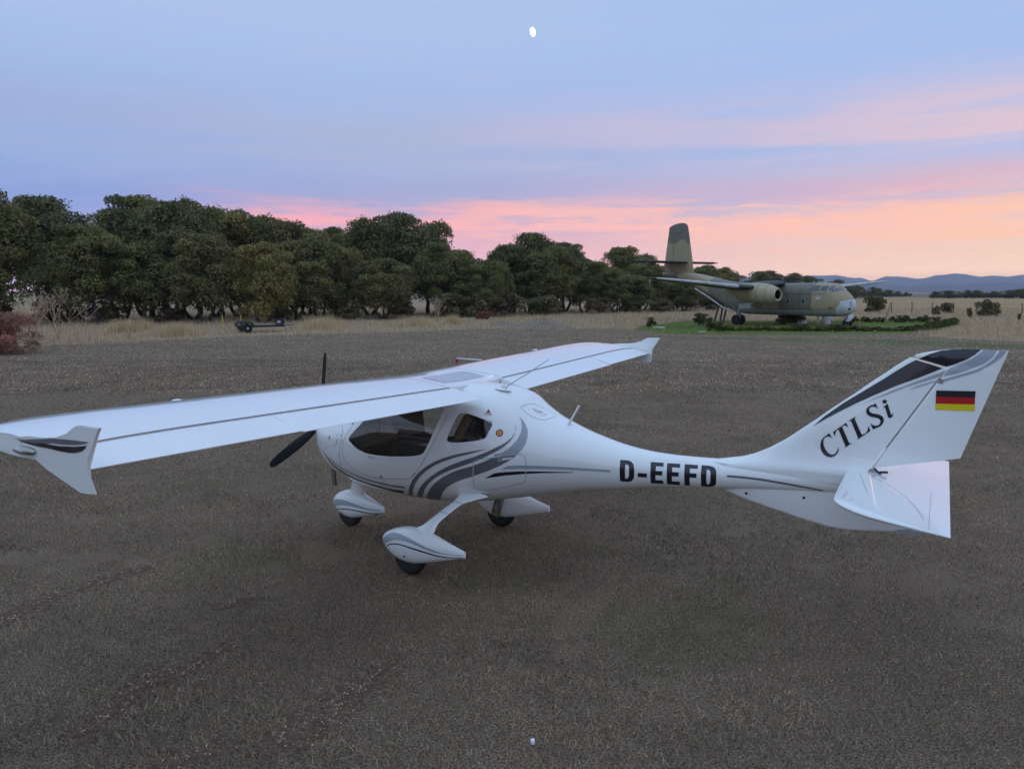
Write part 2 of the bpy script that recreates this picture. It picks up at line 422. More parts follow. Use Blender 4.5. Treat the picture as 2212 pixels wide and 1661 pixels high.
# ---- fuselage sections: x, top, bottom, half width, height of widest point, upper / lower squareness
FS = [(0.10,1.22,1.04,0.08,1.13,2,2),(0.13,1.27,0.96,0.17,1.12,2,2),(0.19,1.31,0.84,0.26,1.10,2,2),(0.28,1.34,0.725,0.335,1.08,2.1,2),(0.42,1.37,0.645,0.41,1.07,2.2,2.1),
      (0.60,1.395,0.585,0.475,1.08,2.3,2.1),(0.82,1.42,0.55,0.535,1.10,2.3,2.15),(0.95,1.50,0.54,0.565,1.11,2.2,2.2),(1.10,1.64,0.53,0.59,1.12,2.2,2.2),(1.25,1.755,0.525,0.605,1.13,2.3,2.2),
      (1.42,1.795,0.52,0.615,1.14,2.45,2.2),(1.70,1.795,0.52,0.62,1.15,2.5,2.2),(2.0,1.785,0.535,0.61,1.16,2.5,2.2),(2.30,1.785,0.575,0.565,1.17,2.4,2.2),(2.55,1.775,0.625,0.515,1.17,2.3,2.15),
      (2.82,1.712,0.685,0.445,1.17,2.15,2.1),(2.91,1.645,0.705,0.42,1.165,2.1,2.1),(3.02,1.572,0.73,0.39,1.16,2.1,2),(3.14,1.510,0.76,0.355,1.15,2.05,2),(3.26,1.463,0.785,0.32,1.14,2,2),
      (3.44,1.398,0.825,0.27,1.13,2,2),(3.61,1.350,0.855,0.23,1.12,2,2),(3.78,1.308,0.885,0.20,1.115,2,2),(3.95,1.280,0.915,0.175,1.11,2,2),(4.11,1.264,0.945,0.158,1.11,2,2),
      (4.31,1.258,0.970,0.145,1.115,2,2),(4.55,1.262,0.995,0.135,1.13,2,2),(4.80,1.275,1.015,0.125,1.145,2,2),(5.10,1.290,1.04,0.112,1.16,2,2),(5.40,1.300,1.065,0.098,1.175,2,2),
      (5.70,1.300,1.085,0.08,1.19,2,2),(5.95,1.290,1.11,0.055,1.20,2,2),(6.10,1.262,1.16,0.03,1.21,2,2)]
fsx = [s[0] for s in FS]; FSF = [spline(fsx, [s[i] for s in FS]) for i in range(1, 7)]
def fus_ring(x, n=56):
    zt, zb, w, zw, nt_, nb_ = (f(x) for f in FSF); r = []
    for k in range(n):
        a = -math.pi/2 + 2*math.pi*k/n
        c, s = math.cos(a), math.sin(a); e = nt_ if s >= 0 else nb_
        y = -w*math.copysign(abs(c)**(2/e), c)
        z = zw + ((zt-zw) if s >= 0 else (zw-zb))*math.copysign(abs(s)**(2/e), s)
        r.append((x, y, z))
    return r
xs = sorted(set([round(v, 4) for v in list(np.linspace(0.10, 0.45, 16)) + list(np.linspace(0.45, 2.6, 60)) + list(np.linspace(2.6, 3.6, 26)) + list(np.linspace(3.6, 6.10, 40))]))
fmb = MB(); fmb.loft([fus_ring(x) for x in xs])
fus_me = fmb.mesh('fuselage', True, 60)
_bm = bmesh.new(); _bm.from_mesh(fus_me); FUS_BVH = BVHTree.FromBMesh(_bm); _bm.free()

def cut_windows(me, poly, axis, keep):
    """cut a convex polygon (in the two axes other than `axis`) out of a shell; returns the removed faces as a mesh"""
    bm = bmesh.new(); bm.from_mesh(me); bm.faces.ensure_lookup_table()
    A, B = [i for i in range(3) if i != axis]
    P = [Vector((p[0], p[1])) for p in poly]
    area = sum(P[i].x*P[(i+1)%len(P)].y - P[(i+1)%len(P)].x*P[i].y for i in range(len(P)))
    if area < 0: P.reverse()
    lo = [min(p[i] for p in P)-.05 for i in (0,1)]; hi = [max(p[i] for p in P)+.05 for i in (0,1)]
    ins = [f for f in bm.faces if keep(f) and any(lo[0] < v.co[A] < hi[0] and lo[1] < v.co[B] < hi[1] for v in f.verts)]
    for i in range(len(P)):
        p, q = P[i], P[(i+1) % len(P)]
        if (q-p).length < 1e-5: continue
        n2 = Vector((q.y-p.y, -(q.x-p.x))).normalized()     # outward for CCW
        co = [0,0,0]; no = [0,0,0]; co[A], co[B] = p.x, p.y; no[A], no[B] = n2.x, n2.y
        geom = list(set(ins) | {e for f in ins for e in f.edges} | {v for f in ins for v in f.verts})
        r = bmesh.ops.bisect_plane(bm, geom=geom, dist=1e-5, plane_co=co, plane_no=no)
        cand = {x for x in r['geom'] if isinstance(x, bmesh.types.BMFace)} | {f for f in ins if f.is_valid}
        nv = Vector(no); c0 = Vector(co)
        ins = [f for f in cand if f.is_valid and (f.calc_center_median()-c0).dot(nv) < 1e-6]
    bm.verts.index_update()
    vm = {}; V = []; F = []
    for f in ins:
        q = []
        for v in f.verts:
            if v not in vm: vm[v] = len(V); V.append(v.co.copy())
            q.append(vm[v])
        F.append(q)
    bmesh.ops.delete(bm, geom=ins, context='FACES')
    bm.to_mesh(me); bm.free()
    w = pydata('pane', V, F); return w
DOORWIN = [(0.972,1.165),(0.985,1.140),(1.03,1.108),(1.135,1.078),(1.284,1.060),(1.504,1.054),(1.718,1.066),(1.870,1.086),(1.905,1.100),(1.930,1.125),(2.052,1.291),(2.172,1.575),(2.174,1.595),(2.160,1.614),(2.13,1.622),(1.50,1.60),(1.36,1.54),(1.235,1.427)]
REARWIN = [(2.169,1.278),(2.276,1.508),(2.290,1.532),(2.320,1.550),(2.38,1.555),(2.47,1.541),(2.595,1.503),(2.668,1.472),(2.678,1.455),(2.644,1.400),(2.600,1.330),(2.580,1.312),(2.556,1.305),(2.339,1.267),(2.195,1.249),(2.172,1.255)]
DOORWIN = [(0.95,1.1735),(0.9694,1.1495),(1.0256,1.1163),(1.0983,1.0796),(1.2036,1.0546),(1.339,1.0484),(1.5012,1.0550),(1.6879,1.0730),(1.8073,1.0885),(1.8904,1.1060),(1.9406,1.1230),(1.9699,1.1501),(2.0255,1.2446),(2.0741,1.3539),(2.1258,1.52),(2.132,1.55),(2.1246,1.5743),(2.1028,1.5911),(2.07,1.5961),(1.85,1.60),(1.42,1.56),(1.2053,1.4201),(1.1244,1.3471),(0.9772,1.2129)]
REARWIN = [(2.2147,1.2908),(2.2474,1.3877),(2.2846,1.4965),(2.2958,1.5247),(2.3166,1.5395),(2.3517,1.5439),(2.4009,1.5407),(2.4775,1.5225),(2.5654,1.4963),(2.6343,1.4692),(2.6475,1.4602),(2.6502,1.4469),(2.6254,1.3863),(2.6056,1.3408),(2.5917,1.3231),(2.5572,1.3096),(2.4753,1.2905),(2.3553,1.2725),(2.2811,1.2663),(2.2375,1.2675),(2.2199,1.2757)]
panes = []
for sd in (-1, 1):
    for pl, nm in ((DOORWIN, 'door_window'), (REARWIN, 'rear_window')):
        panes.append((nm, cut_windows(fus_me, pl, 1, lambda f: f.calc_center_median().y*sd > 0.15)))
panes.append(('windshield', cut_windows(fus_me, [(0.86,-0.36),(0.86,0.36),(0.93,0.50),(1.20,0.52),(1.27,0.44),(1.27,-0.44),(1.20,-0.52),(0.93,-0.50)], 2, lambda f: f.calc_center_median().z > 1.40)))
fus = put('fuselage', fus_me, [WHITE, DARKIN], plane, True)
sm = fus.modifiers.new('skin_thickness', 'SOLIDIFY'); sm.thickness = 0.014; sm.offset = -1; sm.material_offset = 1
for nm, me in panes: put(nm, me, GLASS, fus, True)

# ---- decals: flat shapes laid on a surface
def bvh_of(o):
    bm = bmesh.new(); bm.from_mesh(o.data); b = BVHTree.FromBMesh(bm); bm.free(); return b
def decal(name, outline, matl, parent, bvh, src=(0,-1,0), holes=(), lift=0.0025, step=0.035, axes=(0,2)):
    """outline given in two of the aircraft's axes, thrown onto the surface from the side `src`"""
    A, B = axes; Cx = 3-A-B
    bm = bmesh.new()
    def loop(pl):
        vs = []
        for p in pl:
            q = [0,0,0]; q[A], q[B] = p[0], p[1]; vs.append(bm.verts.new(q))
        return [bm.edges.new((vs[i], vs[(i+1) % len(vs)])) for i in range(len(vs))]
    ed = loop(outline)
    for h in holes: ed += loop(h)
    bmesh.ops.triangle_fill(bm, use_beauty=True, use_dissolve=False, edges=ed)
    for ax in (A, B):
        lo = min(v.co[ax] for v in bm.verts); hi = max(v.co[ax] for v in bm.verts)
        k = math.floor(lo/step)+1
        while k*step < hi:
            co = [0,0,0]; co[ax] = k*step; no = [0,0,0]; no[ax] = 1
            bmesh.ops.bisect_plane(bm, geom=list(bm.verts)+list(bm.edges)+list(bm.faces), plane_co=co, plane_no=no, dist=1e-6)
            k += 1
    sv = Vector(src).normalized(); bad = []
    for v in bm.verts:
        o = v.co.copy(); o = o + sv*6.0
        loc, nor, i, d = bvh.ray_cast(o, -sv)
        if loc is None: bad.append(v); continue
        if nor.dot(sv) < 0: nor = -nor
        v.co = loc + nor*lift
    if bad: bmesh.ops.delete(bm, geom=bad, context='VERTS')
    bmesh.ops.recalc_face_normals(bm, faces=bm.faces)
    if bm.faces and sum((f.normal for f in bm.faces), Vector()).dot(sv) < 0: bmesh.ops.reverse_faces(bm, faces=bm.faces)
    me = bpy.data.meshes.new(name); bm.to_mesh(me); bm.free()
    me.polygons.foreach_set('use_smooth', [True]*len(me.polygons))
    return put(name, me, matl, parent, True)
def ribbon_poly(pts, w, closed=False):
    P = [Vector(p) for p in pts]; N = len(P); L = []; Rr = []
    for i in range(N):
        a = P[(i-1) % N] if closed or i else P[0]; b = P[(i+1) % N] if closed or i < N-1 else P[-1]
        t = (b-a).normalized(); n = Vector((-t.y, t.x))*w/2
        L.append(P[i]+n); Rr.append(P[i]-n)
    return L, Rr
def seam(name, pts, w, matl, parent, bvh, src=(0,-1,0), closed=False, axes=(0,2), lift=0.0015):
    L, Rr = ribbon_poly(pts, w, closed); A, B = axes
    sv = Vector(src).normalized(); V = []; F = []
    N = len(L)
    for p in L+Rr:
        q = Vector((0,0,0)); q[A], q[B] = p
        loc, nor, i, d = bvh.ray_cast(q + sv*6, -sv)
        if loc is None: loc, nor = q, sv
        if nor.dot(sv) < 0: nor = -nor
        V.append(loc+nor*lift)
    for i in range(N if closed else N-1):
        j = (i+1) % N; F.append((i, j, N+j, N+i))
    return put(name, pydata(name, V, F), matl, parent, True)
def disc(c, r, n=20): return [(c[0]+r*math.cos(2*math.pi*k/n), c[1]+r*math.sin(2*math.pi*k/n)) for k in range(n)]

# ---- wing
DIH = 0.0263
def naca(t, th=0.13): return 5*th*(0.2969*math.sqrt(max(t,0))-0.1260*t-0.3516*t*t+0.2843*t**3-0.1036*t**4)
def camb(t, m=0.02, p=0.4): return m/p**2*(2*p*t-t*t) if t < p else m/(1-p)**2*((1-2*p)+2*p*t-t*t)
LEX = spline([0,3.3,3.7,3.95,4.08,4.17,4.22,4.25],[1.17,1.17,1.19,1.24,1.31,1.40,1.49,1.58])
TEX = 2.53
def wing_pt(y, t, up, dz=0.0):
    ay = abs(y); xl = LEX(ay); c = TEX-xl; x = xl+t*c
    tt = (x-1.17)/(TEX-1.17)                                   # thickness follows the full section ...
    k = 1.0 if ay < 3.1 else math.sqrt(max(0.0, 1-((ay-3.1)/1.36)**2))
    own = naca(t)*c; full = naca(tt)*(TEX-1.17)
    h = min(own*1.25, full)*k + own*(1-k)*0.75
    zc = 1.735 + (1.70-1.735)*tt + DIH*ay + camb(tt)*(TEX-1.17)
    z = zc + (h*1.0 if up else -h*0.9)
    return (x, y, z+dz)
TU = [0,.004,.012,.025,.05,.08,.12,.17,.23,.3,.38,.46,.54,.62,.70,.757]
def wing_section(y, t1=0.757):
    up = [wing_pt(y, t, True) for t in reversed(TU)]
    lo = [wing_pt(y, t, False) for t in TU[1:]]
    return up+lo
TF = [.764,.80,.85,.90,.95,.985,1.0]
def flap_section(y, drop=0.0):
    up = []; lo = []
    for t in TF:
        dz = -drop*(t-.764)
        k = 0.55 if t == TF[0] else 1.0
        u = wing_pt(y, t, True, dz); l = wing_pt(y, t, False, dz)
        m = (u[2]+l[2])/2
        if t == TF[0]: u = (u[0], u[1], m+(u[2]-m)*0.90); l = (l[0], l[1], m+(l[2]-m)*0.4)
        if t == 1.0: u = (u[0], u[1], m+.002); l = (l[0], l[1], m-.002)
        up.append(u); lo.append(l)
    return list(reversed(up)) + lo
SPLIT_Y = 2.74
wings = {}
for sd in (-1, 1):
    ys = list(np.linspace(0.50, 3.1, 14)) + list(np.linspace(3.2, 4.25, 22))
    m = MB(); m.loft([wing_section(sd*y) for y in ys])
    wg = m.put('wing', WHITE, plane, True, 50, True); wings[sd] = wg
    for nm, y0, y1 in (('flap', 0.455, SPLIT_Y-.004), ('aileron', SPLIT_Y+.004, 4.222)):
        m = MB(); m.loft([flap_section(sd*y, 0.10 if nm == 'flap' else 0.07) for y in np.linspace(y0, y1, 8)])
        m.put(nm, WHITE, wg, True, 50, True)
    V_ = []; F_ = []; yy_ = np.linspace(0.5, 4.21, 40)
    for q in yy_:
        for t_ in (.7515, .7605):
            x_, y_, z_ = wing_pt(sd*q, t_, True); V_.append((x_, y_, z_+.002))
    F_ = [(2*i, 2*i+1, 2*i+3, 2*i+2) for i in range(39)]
    put('gap_shade', pydata('gap_shade', V_, F_), mat('gap_shade_dark', (0.07,0.062,0.06), .7), wg, True)  # dark strip over the flap gap, its shade put in as colour
    # winglet plate with a rounded edge; the lower fin leans in a little
    OUT = [(1.80,1.872),(1.86,1.893),(1.93,1.911),(2.02,1.925),(2.18,1.93),(2.30,1.945),(2.40,1.975),(2.46,2.008),(2.498,2.025),(2.60,2.028),(2.690,2.029),(2.660,1.985),(2.574,1.855),(2.567,1.76),(2.562,1.666),(2.50,1.660),(2.44,1.657),(2.30,1.715),(2.19,1.762),(2.093,1.801),(2.00,1.812),(1.92,1.832),(1.85,1.852)]
    def wy(z): return sd*(4.25 - (0.03*(1.76-z)/0.10 if z < 1.76 else 0.0))
    m = MB(); n = len(OUT)
    cx = sum(p[0] for p in OUT)/n; cz = sum(p[1] for p in OUT)/n
    rings = []
    for off, sc in ((-0.008,.99),(-0.005,1.0),(0.006,1.0),(0.010,.99)):
        rings.append([(cx+(x-cx)*sc, wy(z)+sd*(off*min(1,max(0,(x-1.80)/.35))-.004*(x < 1.95)), cz+(z-cz)*sc) for x, z in OUT])
    m.loft(rings)
    wl = m.put('winglet', WHITE, wg, True, 40, True)
    if sd < 0:
        wb = bvh_of(wl)
        # strobe housing: clear blister on the tip
m = MB(); m.loft([wing_section(y) for y in np.linspace(-0.496, 0.496, 9)])
centre = m.put('wing_centre_section', WHITE, plane, True, 50, True)
CEN_BVH = bvh_of(centre)
m = MB()
for sd in (-1, 1):
    m2 = MB(); m2.loft([[ (x, sd*0.493 if k else sd*0.499, z) for (x, y, z) in wing_section(sd*0.498)] for k in (0,1)])

# strobe / position light blister on the port tip
def blister(name, c, d, matl, parent, n=14, m_=8):
    mb = MB(); rings = []
    for i in range(m_+1):
        a = math.pi*i/m_; rr = math.sin(a)**0.8 if 0 < i < m_ else 0.02
        rings.append([(c[0]-d[0]*math.cos(a), c[1]+d[1]*rr*math.cos(2*math.pi*k/n), c[2]+d[2]*rr*math.sin(2*math.pi*k/n)) for k in range(n)])
    mb.loft(rings); return mb.put(name, matl, parent, True, 60, True)
LENS = glass('clear_lens', (0.75,0.77,0.8), 0.25)
for sd in (-1, 1):
    b = blister('navigation_light', (2.00, sd*4.262, 1.845), (0.105,0.035,0.026), LENS, wings[sd])
    blister('lamp_body', (2.02, sd*4.258, 1.843), (0.06,0.02,0.016), mat('lamp_amber', (0.55,0.42,0.12), 0.3, metal=0.6), wings[sd])

# ---- fin, rudder, keel, stabilizer
FINX = spline([1.255,1.276,1.293,1.326,1.374,1.438,1.512,1.596,1.679,1.765,1.845,1.923,2.004,2.079,2.153,2.214,2.237,2.255,2.275,2.284],
              [4.50,4.685,4.802,4.916,5.027,5.136,5.242,5.345,5.446,5.545,5.643,5.738,5.832,5.924,6.014,6.099,6.139,6.21,6.316,6.42])
HINGE = lambda z: 5.868 + (z-1.334)*(6.330-5.868)/(2.137-1.334)
RTE = lambda z: 6.462 + (z-1.469)*(6.711-6.462)/(2.283-1.469)
def fin_half(x, z):
    xl = FINX(z); c = max(0.3, RTE(z)-xl)
    t = max(0.0, (x-xl)/c)
    h = naca(min(t,1), 0.085)*c if c < 1.1 else naca(min(t,1), 0.085*1.1/c)*c
    bt = FSF[0](min(x, 5.9))
    h += 0.055*math.exp(-max(0.0, z-bt+0.02)/0.07)*min(1.0, t*9)
    return h
def fin_top(x):    # sloping cut between fin and rudder horn
    return 2.212 + (x-6.099)*(2.137-2.212)/(6.334-6.099)
fr = []
NZ = 34
for i in range(NZ):
    u = i/(NZ-1); z0 = 1.19 + (2.2095-1.19)*u
    ring = []
    xl0 = FINX(max(z0,1.255)) if z0 > 1.255 else 4.62
    ts = [0,.003,.01,.02,.04,.07,.11,.16,.23,.31,.40,.5,.6,.7,.8,.9,1.0]
    def pt(t, sgn):
        xh = HINGE(z0)-0.004; x = xl0+(xh-xl0)*t
        z = z0 if u < 0.9 else z0 + (min(z0, 10)-z0)
        zz = z0 - max(0.0, (x-6.099))*0.32*(max(0,u-0.85)/0.15)   # top edge slopes down aft
        return (x, sgn*max(0.0008, fin_half(x, max(zz,1.256))), zz)
    ring = [pt(t, -1) for t in ts] + [pt(t, 1) for t in reversed(ts[1:])]
    fr.append(ring)
m = MB(); m.loft(fr)
fin = m.put('vertical_fin', WHITE, plane, True, 50, True)
FIN_BVH = bvh_of(fin)
# rudder: horn on top, blade behind the hinge
rr = []
zs = list(np.linspace(1.334, 2.13, 18)) + [2.136,2.15,2.17,2.19,2.21,2.23,2.25,2.265,2.276,2.2835]
for z in zs:
    horn = z >= 2.137
    if not horn:
        v = (z-1.334)/(2.137-1.334); A_ = (HINGE(z)+0.006, z); zb_ = 1.469+(2.137-1.469)*v; B_ = (RTE(zb_), zb_)
    else:
        xa = max(FINX(z), 6.334 - (z-2.137)*(6.334-6.099)/(2.212-2.137)+0.008) if z < 2.214 else FINX(z)
        A_ = (xa, z); B_ = (RTE(z), z)
    ts = [0,.01,.03,.08,.15,.25,.4,.55,.7,.85,1.0]
    def pt(t, s):
        x = A_[0]+(B_[0]-A_[0])*t; zz = A_[1]+(B_[1]-A_[1])*t
        h = fin_half(x, min(max(zz,1.5),2.26)) if not horn else naca(0.02+0.98*t, 0.07)*(B_[0]-A_[0])*min(1, .25+(2.2835-z)/.06)
        if not horn and t < .03: h *= (.55 if t == 0 else .9)
        return (x, s*max(0.002, h if t < 1 else 0.002), zz)
    rr.append([pt(t, -1) for t in ts]+[pt(t, 1) for t in reversed(ts)])
m = MB(); m.loft(rr)
rud = m.put('rudder', WHITE, plane, True, 50, True)
RUD_BVH = bvh_of(rud)
# ventral keel
KB = spline([4.70,4.754,4.93,5.158,5.379,5.486,5.592,5.695,5.895,6.10,6.18,6.20],[1.02,0.995,0.940,0.889,0.840,0.821,0.804,0.800,0.818,0.850,0.90,1.00])
rings = []
for x in np.linspace(4.70, 6.20, 34):
    zb = KB(x); zt_ = 1.14; w = 0.012+0.05*math.sin(math.pi*min(1, (x-4.70)/1.55)**.6)
    ring = []
    for k in range(9):
        a = math.pi*k/8; ring.append((x, -w*math.cos(a), zb + (0.03 if zt_-zb > .05 else .005)*(1-math.sin(a))))
    wt = max(w, FSF[2](min(x,6.05))*0.72)
    ring += [(x, wt*.9, (zb+zt_)/2+.05), (x, wt, zt_), (x, -wt, zt_), (x, -wt*.9, (zb+zt_)/2+.05)]
    rings.append(ring)
m = MB(); m.loft(rings); keel = m.put('ventral_fin', WHITE, plane, True, 50, True)
KEEL_BVH = bvh_of(keel)
m = MB(); m.box((6.16,0,0.855),(0.16,0.05,0.03)); m.put('tail_skid', mat('skid_plastic',(0.35,0.36,0.38),.5), plane, world=True)
# all-moving stabilizer
stabs = {}
STX = spline([0,0.95,1.05,1.12,1.17,1.195,1.205],[5.70,5.71,5.735,5.79,5.87,5.96,6.05])
for sd in (-1,1):
    rings = []
    for y in [0.0]+list(np.linspace(0.075,0.95,10))+[1.0,1.04,1.08,1.11,1.14,1.16,1.18,1.192,1.20,1.205]:
        xl = STX(y); xt = 6.41; c = xt-xl; k = 1.0 if y < 1.0 else math.sqrt(max(0.02, 1-((y-1.0)/.206)**2))
        zc = lambda x: 1.292 + (x-5.70)*(1.198-1.292)/(6.41-5.70)
        ts = [0,.01,.03,.07,.13,.2,.3,.42,.56,.7,.85,1.0]
        up = [(xl+t*c, sd*y, zc(xl+t*c)+max(.0025, naca(t,.10)*0.70*k)) for t in reversed(ts)]
        lo = [(xl+t*c, sd*y, zc(xl+t*c)-max(.0025, naca(t,.10)*0.70*k)) for t in ts[1:]]
        rings.append(up+lo)
    m = MB(); m.loft(rings); stabs[sd] = m.put('stabilizer', WHITE, plane, True, 50, True)
# bracket and trim rod at the rudder foot
m = MB(); m.box((5.86,-0.03,1.30),(0.10,0.03,0.05)); m.put('rudder_bracket', mat('bracket_steel',(0.3,0.31,0.33),.4,metal=.8), plane, world=True)
m = MB(); m.tube([(5.89,-.035,1.335),(5.93,-.05,1.30),(5.95,-.06,1.285)],.008,6); m.tube([(5.93,-.05,1.31),(5.99,-.045,1.315)],.009,6)
m.put('control_rod', SEAMD, plane, world=True)

# ---- propeller
prop = empty('propeller', (0.02, 0, 1.149)); prop.parent = plane; prop.matrix_parent_inverse = chain(plane).inverted()
m = MB(); m.lathe([(-0.14,.004),(-0.13,.04),(-0.10,.075),(-0.05,.105),(0.02,.125),(0.09,.13)], 28, (0.02,0,1.149)); m.put('spinner', WHITE, prop, True, 50, True)
for k in range(3):
    a = -0.125 + k*2*math.pi/3
    er = Vector((0, -math.sin(a), math.cos(a))); et = Vector((0, -math.cos(a), -math.sin(a))); ex = Vector((1,0,0))
    rings = []
    for r_, ch, tw, th in ((.06,.05,55,.045),(.14,.062,50,.034),(.25,.092,40,.022),(.40,.112,30,.015),(.55,.112,23,.011),(.70,.10,19,.008),(.80,.082,16,.006),(.84,.055,15,.005),(.852,.02,15,.003)):
        c0 = Vector((0.02,0,1.149)) + er*r_
        cd = et*math.cos(R(tw)) + ex*math.sin(R(tw)); nd = ex*math.cos(R(tw)) - et*math.sin(R(tw))
        rings.append([c0 + cd*ch*0.5*math.cos(q) + nd*th*0.6*math.sin(q) for q in [2*math.pi*j/12 for j in range(12)]])
    m = MB(); m.loft(rings); m.put('blade', PROPM, prop, True, 50, True)

# ---- landing gear
def fairing(name, c, L, top, bot, w, tail, parent, n=26, slot=False):
    """teardrop wheel spat: c = nose x, y, z; closes to a blunt tail"""
    rings = []
    prof = [(0,.02),(.015,.20),(.05,.40),(.10,.58),(.17,.77),(.25,.91),(.34,.99),(.43,1.0),(.53,.93),(.63,.80),(.74,.62),(.85,.44),(.94,.30),(1.0,.22)]
    for t, k in prof:
        zc = c[2] + (tail-c[2])*max(0,(t-.35)/.65)**1.2
        up = (top-c[2])*k if t < .45 else max((top-c[2])*k, 0.03); dn = (c[2]-bot)*min(1,k*1.05)
        if t > .45: dn = max(.026, (zc - (bot+(tail-.028-bot)*((t-.45)/.55)**1.0)))
        ww = w*k if t < .43 else max(.012, w*k**1.35)
        ring = []
        for q in range(n):
            a = 2*math.pi*q/n; cc, ss = math.cos(a), math.sin(a)
            ring.append((c[0]+L*t, c[1]+ww*math.copysign(abs(cc)**.85, cc), zc+(up if ss > 0 else dn)*math.copysign(abs(ss)**.9, ss)))
        rings.append(ring)
    m = MB(); m.loft(rings); return m.put(name, WHITE, parent, True, 55, True)
def wheel(x, y, r, w, parent):
    e = empty('wheel', (x, y, 0)); e.parent = parent; e.matrix_parent_inverse = chain(parent).inverted()
    m = MB(); pr = []
    for k in range(15):
        a = math.pi*k/14; pr.append((-w/2*math.cos(a), r-0.055+0.055*math.sin(a)**.7))
    m.lathe([(-w/2*.8, r*.5)]+pr+[(w/2*.8, r*.5)], 36, (x, y, r), 'y'); m.put('tyre', RUB, e, True, 50, True)
    m = MB(); m.lathe([(-w/2*.75,.01),(-w/2*.75,r*.3),(-w/2*.6,r*.52),(w/2*.6,r*.52),(w/2*.75,r*.3),(w/2*.75,.01)], 24, (x,y,r), 'y'); m.put('rim', ALU, e, True, 40, True)
    return e
SPAT = {}
for sd in (-1, 1):
    y = sd*0.855
    SPAT[sd] = fairing('wheel_fairing', (1.635, y, 0.305), 0.965, 0.468, 0.118, 0.125, 0.292, plane)
    wheel(1.975, y, 0.178, 0.11, plane)
    # leg: broad streamlined strut, flared at both ends
    path = [(2.02,.86,.36,.30,.11),(2.10,.845,.43,.27,.08),(2.165,.815,.485,.165,.05),(2.19,.775,.525,.125,.034),(2.215,.70,.565,.115,.028),(2.25,.60,.615,.115,.028),(2.285,.51,.655,.12,.03),(2.33,.44,.685,.20,.04),(2.38,.36,.72,.34,.06)]
    rings = []
    P = smooth_poly(path, 5, False)
    for i, (x, yy, z, ch, th) in enumerate(P):
        a = P[max(i-1,0)]; b = P[min(i+1,len(P)-1)]
        d = Vector((0, b[1]-a[1], b[2]-a[2])).normalized(); nn = Vector((0, -d.z, d.y))
        rings.append([Vector((x + ch*.5*math.cos(2*math.pi*q/18), 0, 0)) + Vector((0, sd*(yy+nn.y*th*.5*math.sin(2*math.pi*q/18)), z+nn.z*th*.5*math.sin(2*math.pi*q/18))) for q in range(18)])
    m = MB(); m.loft(rings); leg = m.put('gear_leg', WHITE, plane, True, 60, True)
    # joint lines on the leg sleeve
    for k in (22, 30):
        x, yy, z, ch, th = P[k]; a = P[k-1]; b = P[k+1]
        d = Vector((b[0]-a[0], b[1]-a[1], b[2]-a[2])).normalized(); nn = Vector((0, -d.z, d.y)).normalized(); e_ = []
        for s_ in (-.003,.003):
            e_.append([Vector((x+d.x*s_ + (ch*.5+.003)*math.cos(2*math.pi*q/18), sd*(yy+d.y*s_+nn.y*(th*.5+.003)*math.sin(2*math.pi*q/18)), z+d.z*s_+nn.z*(th*.5+.003)*math.sin(2*math.pi*q/18))) for q in range(18)])
        mm = MB(); mm.loft(e_, True, (False, False)); mm.put('sleeve_joint', SEAM, leg, True, 60, True)
# inner slot of the far spat: leg, caliper and brake line are exposed
m = MB(); m.box((2.00,0.728,0.30),(0.085,0.012,0.30), Matrix.Rotation(R(14),3,'Y')); m.put('brake_plate', mat('grey_plate',(0.16,0.17,0.18),.5), SPAT[1], False, 30, True)
m = MB(); m.box((1.985,0.722,0.265),(0.06,0.01,0.07), Matrix.Rotation(R(14),3,'Y')); m.put('axle_bracket', ALU, SPAT[1], False, 30, True)
m = MB(); m.box((1.985,0.735,0.19),(0.07,0.04,0.07), Matrix.Rotation(R(34),3,'Y')); m.put('brake_caliper', mat('brass',(0.35,0.26,0.12),.45,metal=.7), SPAT[1], False, 30, True)
for dx_ in (-.05,.05):
    m = MB(); m.tube([(2.07+dx_,.715,.46),(2.03+dx_,.712,.34),(1.985+dx_,.715,.2)],.006,6); m.put('brake_line', SEAMD, SPAT[1], world=True)
# nose gear
SPAT[0] = fairing('wheel_fairing', (0.185, 0, 0.265), 0.765, 0.435, 0.105, 0.115, 0.258, plane)
wheel(0.445, 0, 0.165, 0.10, plane)
m = MB()
rings = []
for z, xa, xb, th in ((.38,.46,.66,.07),(.46,.47,.66,.06),(.55,.49,.68,.055),(.66,.50,.70,.06)):
    rings.append([((xa+xb)/2+(xb-xa)/2*math.cos(2*math.pi*q/16), th*math.sin(2*math.pi*q/16), z) for q in range(16)])
m.loft(rings); m.put('nose_gear_strut', WHITE, plane, True, 60, True)
# exhaust stub
m = MB(); m.tube([(0.33,-.14,.72),(0.34,-.15,.64),(0.37,-.165,.50)],[.026,.026,.026],14,cap=(True,False)); m.tube([(0.37,-.165,.50),(0.34,-.15,.64)],[.021,.021],14,cap=(False,False))
m.put('exhaust_pipe', mat('burnt_steel',(0.17,0.13,0.10),.4,metal=.8,var=.3,vscale=20), plane, world=True)

